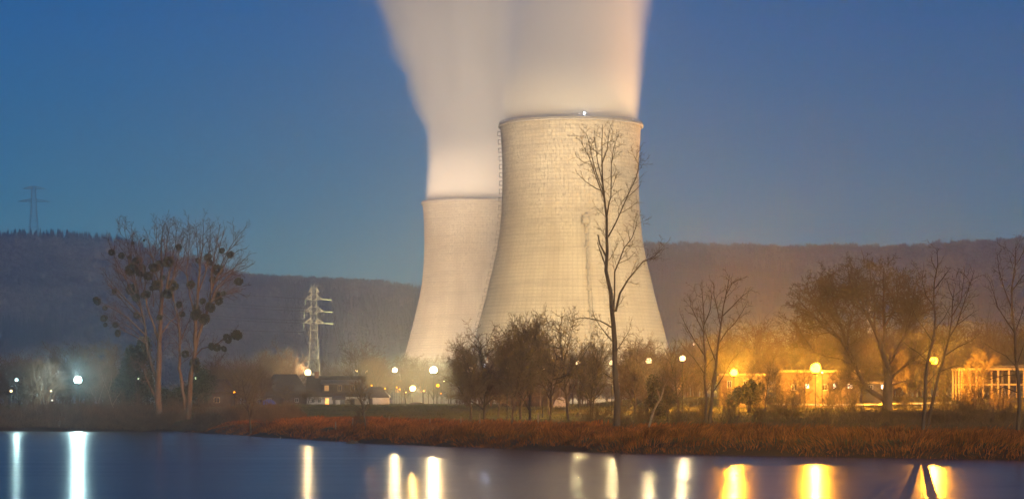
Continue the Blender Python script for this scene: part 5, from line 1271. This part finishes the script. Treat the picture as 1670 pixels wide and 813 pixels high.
# blue tarpaulin over a wood stack
tp = thing("tarpaulin_stack", "wood stack under a crumpled blue tarpaulin, left of the farmhouse", "tarpaulin", (X(438, 560), 560, gz(X(438, 560), 560)))
m2 = ME_heap.copy(); m2.materials.clear(); m2.materials.append(M_tarp); o = link("tarpaulin", m2, tp); o.scale = (1.5, 1.0, 0.8)
mb = MB(); mb.box((-1.7, -1.1, -.2), (1.7, 1.1, .35)); mb.build("log_stack", M_wood, tp)
# garden shed and polytunnel before the house
sd_ = thing("garden_shed", "small dark shed with a white door before the farmhouse", "shed", (X(552, 600), 600, gz(X(552, 600), 600)))
mb = MB(); walls(mb, -1.4, 1.4, 0, 2.2, -.2, 1.5, 2.2); mb.build("wall", M_dsteel, sd_); mb = MB(); prism_roof(mb, -1.4, 1.4, 0, 2.2, 1.5, 2.25, .2); mb.build("roof", M_zinc, sd_); mb = MB(); mb.box((-.7, -.08, -.1), (.4, -.003, 1.4)); mb.build("door", M_white, sd_)
pt = thing("polytunnel", "brown arched polytunnel between the shed and the lean-to", "polytunnel", (X(575, 605), 605, gz(X(575, 605), 605)))
mb = MB(); na = 12
for i in range(na):
    a0, a1 = math.pi * i / na, math.pi * (i + 1) / na
    mb.add([(-2.6 * math.cos(a0), 0, 1.75 * math.sin(a0)), (-2.6 * math.cos(a1), 0, 1.75 * math.sin(a1)), (-2.6 * math.cos(a1), 6, 1.75 * math.sin(a1)), (-2.6 * math.cos(a0), 6, 1.75 * math.sin(a0))], [(0, 1, 2, 3)])
    mb.add([(0, 0, 0), (-2.6 * math.cos(a0), 0, 1.75 * math.sin(a0)), (-2.6 * math.cos(a1), 0, 1.75 * math.sin(a1))], [], [(0, 1, 2)])
mb.build("cover", M_post, pt, smooth=False)
mb = MB(); mb.box((-.5, -.08, 0), (.5, -.02, 1.5)); mb.build("door", M_wood, pt)
# right-hand lit buildings
def lowbuild(name, label, u0, u1, D, vt, depth, wallm, roofm, wins, gable=0.0):
    x0, x1 = X(u0, D), X(u1, D); g = gz((x0 + x1) / 2, D) - .1; zt = ZV(vt, D) - g
    t = thing(name, label, "building", (x0, D, g)); L = x1 - x0
    mb = MB(); mb.box((0, 0, -.8), (L, depth, zt - .22)); mb.build("wall", wallm, t)
    if gable:
        mb = MB(); prism_roof(mb, 0, L, 0, depth, zt - .2, zt + gable, .3); mb.build("roof", roofm, t)
    else:
        mb = MB(); mb.box((-.3, -.35, zt - .21), (L + .3, depth + .3, zt)); mb.build("roof", roofm, t)
        mb = MB(); mb.box((-.32, -.43, zt - .3), (L + .32, -.353, zt + .05)); mb.build("fascia", M_beam, t)
    for (ua, ub, va, vb, lit) in wins: window(t, X(ua, D) - x0, X(ub, D) - x0, ZV(vb, D) - g, ZV(va, D) - g, 0, M_litwin if lit else M_glass, M_white)
    return t
lowbuild("low_building", "long low building with a white fascia and lit windows behind the biggest orange lamp", 1276, 1400, 372, 603.5, 9, M_cream, M_zinc, [(1313, 1320, 625, 633, 1), (1358, 1364, 624, 634, 1), (1381, 1391, 625, 633, 1), (1290, 1300, 626, 636, 0), (1340, 1350, 626, 636, 0)])
lowbuild("low_building", "small yellow-lit building behind the leftmost big orange street lamp", 1176, 1250, 378, 609, 8, M_cream, M_zinc, [(1186, 1193, 620, 632, 0), (1212, 1220, 620, 632, 0)])
lowbuild("small_house", "small grey flat house behind the walnut tree's trunk", 1411, 1456, 385, 622, 6, M_darkconc, M_zinc, [(1436, 1444, 626, 634, 1), (1416, 1424, 627, 634, 0)])
# steel frame of an unfinished hall
sx0, sx1, Ds = X(1564, 368), X(1700, 368), 368.0; gs = gz(sx0 + 4, Ds) - .1; zt = ZV(603, Ds) - gs
SF = thing("steel_frame_hall", "open two-storey steel frame lit yellow at the right edge", "steel frame", (sx0, Ds, gs)); L = sx1 - sx0
FRX = [0.0, 0.035, 0.12, 0.21, 0.29, 0.47, 0.6, 0.78, 1.0]
for i in range(9):
    for yy in (0, 5):
        xx = L * FRX[i]; mb = MB(); mb.box((xx - .13, yy - .13, -.5), (xx + .13, yy + .13, zt)); mb.build("column", M_beam, SF)
mb = MB()
for yy in (0, 5):
    mb.box((-.2, yy - .16, zt + .003), (L + .2, yy + .16, zt + .3)); mb.box((.14, yy - .1, zt * .52), (L - .14, yy + .1, zt * .52 + .22)) if False else None
    for i in range(8): mb.box((L * FRX[i] + .135, yy - .1, zt * .5), (L * FRX[i + 1] - .135, yy + .1, zt * .5 + .2))
for i in range(9): mb.box((L * FRX[i] - .1, .165, zt + .01), (L * FRX[i] + .1, 4.835, zt + .25))
mb.build("beam_grid", M_beam, SF)
mb = MB(); mb.hexa([(L * .3, -.4, zt + .31), (L + .3, -.4, zt + .31), (L + .3, 5.4, zt + .31), (L * .3, 5.4, zt + .31)], [(L * .3, -.4, zt + .45), (L + .3, -.4, zt + .95), (L + .3, 5.4, zt + .95), (L * .3, 5.4, zt + .45)]); mb.build("roof", M_zinc, SF)
# crash barrier along the road and low stone wall
cb = thing("crash_barrier", "steel crash barrier along the lit road behind the walnut tree", "crash barrier", (X(1265, 345), 345, 0)); x0 = cb.location.x; x1 = X(1560, 345)
mb = MB(); pts = [(x - x0, -0.08 * (x - 40), gz(x, 345 - 0.08 * (x - 40)) + .62) for x in np.arange(x0, x1, 2.0)]
for a, b in zip(pts[:-1], pts[1:]): mb.bar(a, b, 0.17)
mb.build("rail", M_steel, cb)
for p in pts[::2]: mb = MB(); mb.box((p[0] - .05, p[1] + .19, p[2] - .9), (p[0] + .05, p[1] + .29, p[2] + .1)); mb.build("post", M_steel, cb)
# pale stack seen through the walnut
st = thing("plant_chimney", "slim pale chimney seen through the walnut tree's crown", "chimney", (X(1418, 820), 820, gz(X(1418, 820), 820)))
zt = ZV(470, 820) - st.location.z; mb = MB(); mb.bar((0, 0, -1), (0, 0, zt), .85, 14, .6); mb.build("stack", M_paint, st, smooth=True); mb = MB()
for f in (.7, .8, .9, .985): mb.bar((0, 0, zt * f - .15), (0, 0, zt * f + .15), .95, 14)
mb.build("platform", M_steel, st)
# plant halls on the plain, behind the floodlights
for (u0, u1, D, v, lab) in ((640, 760, 1150, 606, "pale turbine hall low behind the yellow lamps, left of the middle clump"), (1005, 1120, 1080, 600, "grey plant hall low behind the tall tree, at the foot of the nearer tower")):
    x0, x1 = X(u0, D), X(u1, D); g = gz(x0, D); t = thing("plant_hall", lab, "building", (x0, D, g)); zt = ZV(v, D) - g; L = x1 - x0
    mb = MB(); mb.box((0, 0, -1), (L, 25, zt)); mb.build("wall", M_concrete, t); mb = MB(); mb.box((-.4, -.4, zt + .01), (L + .4, 25.4, zt + .7)); mb.build("roof", M_zinc, t)
    for i in range(6):
        w = MB(); w.box((L * (i + .25) / 6, -.06, zt * .35), (L * (i + .75) / 6, -.004, zt * .75)); w.build("window", M_litwarm, t)

# ------------------------------------------------------------------ small things
for (u, D, h, lean, lab) in [
    (457, 300, 1.2, .03, "fence post on the meadow edge below the farmhouse's dark barn"), (548, 292, 1.3, -.04, "fence post on the meadow edge below the shed"),
    (575, 290, 1.3, .02, "fence post left of the small dark tree"), (634, 300, 1.1, .05, "fence post on the meadow below the lean-to's right end"),
    (752, 272, 1.2, -.02, "fence post below the orange street lamp, left of the thicker post"), (782, 268, 1.55, .03, "thicker fence post on the meadow edge left of the middle clump"),
    (877, 258, 1.55, .04, "fence post at the reeds' top between the pale trunk and the thick trunk"), (1057, 300, 1.6, 0, "post standing before the rounded dark evergreen"),
    (700, 280, 1.0, .1, "short leaning fence post in the middle of the meadow edge")]:
    x = X(u, D); z = gz(x, D); o = MB().hexa([(-.08, -.08, -.3), (.08, -.08, -.3), (.08, .08, -.3), (-.08, .08, -.3)], [(lean * h - .07, -.07, h), (lean * h + .07, -.07, h), (lean * h + .07, .07, h + .05), (lean * h - .07, .07, h + .05)]).build("fence_post", M_post, None, (x, D, z))
    tag(o, lab, "fence post", "fence posts along the meadow")
mb = MB(); rg = random.Random(9)
for i in range(7):
    a = rg.uniform(-.5, .5); mb.bar((rg.uniform(-.6, .2), rg.uniform(-.3, .3), 0.02), (rg.uniform(.2, .9), rg.uniform(-.3, .3), rg.uniform(.05, .4)), rg.uniform(.04, .1), 6)
o = mb.build("driftwood", M_bark, None, (X(574, 268), 266, 0.0)); tag(o, "dark driftwood lying in the shallows before the reeds", "driftwood")
for (u, D, s, lab) in ((680, 600, 1.3, "low straw-covered mound on the meadow under the low yellow lamp"), (745, 560, 1.0, "low pale mound at the far meadow edge, right of the orange street lamp")):
    m3 = ME_heap.copy(); m3.materials.clear(); m3.materials.append(M_post); o = link("straw_heap", m3, None, (X(u, D), D, gz(X(u, D), D))); o.scale = (s * 1.4, s, s * .3); tag(o, lab, "heap")

# ------------------------------------------------------------------ haze
def b_haze(t, out):
    v = N(t, "ShaderNodeVolumePrincipled", Density=HAZE_DENSITY, Anisotropy=0.8); v.inputs["Color"].default_value = (0.80, 0.90, 1.0, 1); t.links.new(v.outputs[0], out.inputs["Volume"])
M_haze = mat("valley_haze", b_haze)
hz = link("haze", MB().box((-3100, -450, -3.6), (3100, 3200, 372)).mesh("haze", M_haze)); tag(hz, kind="stuff")
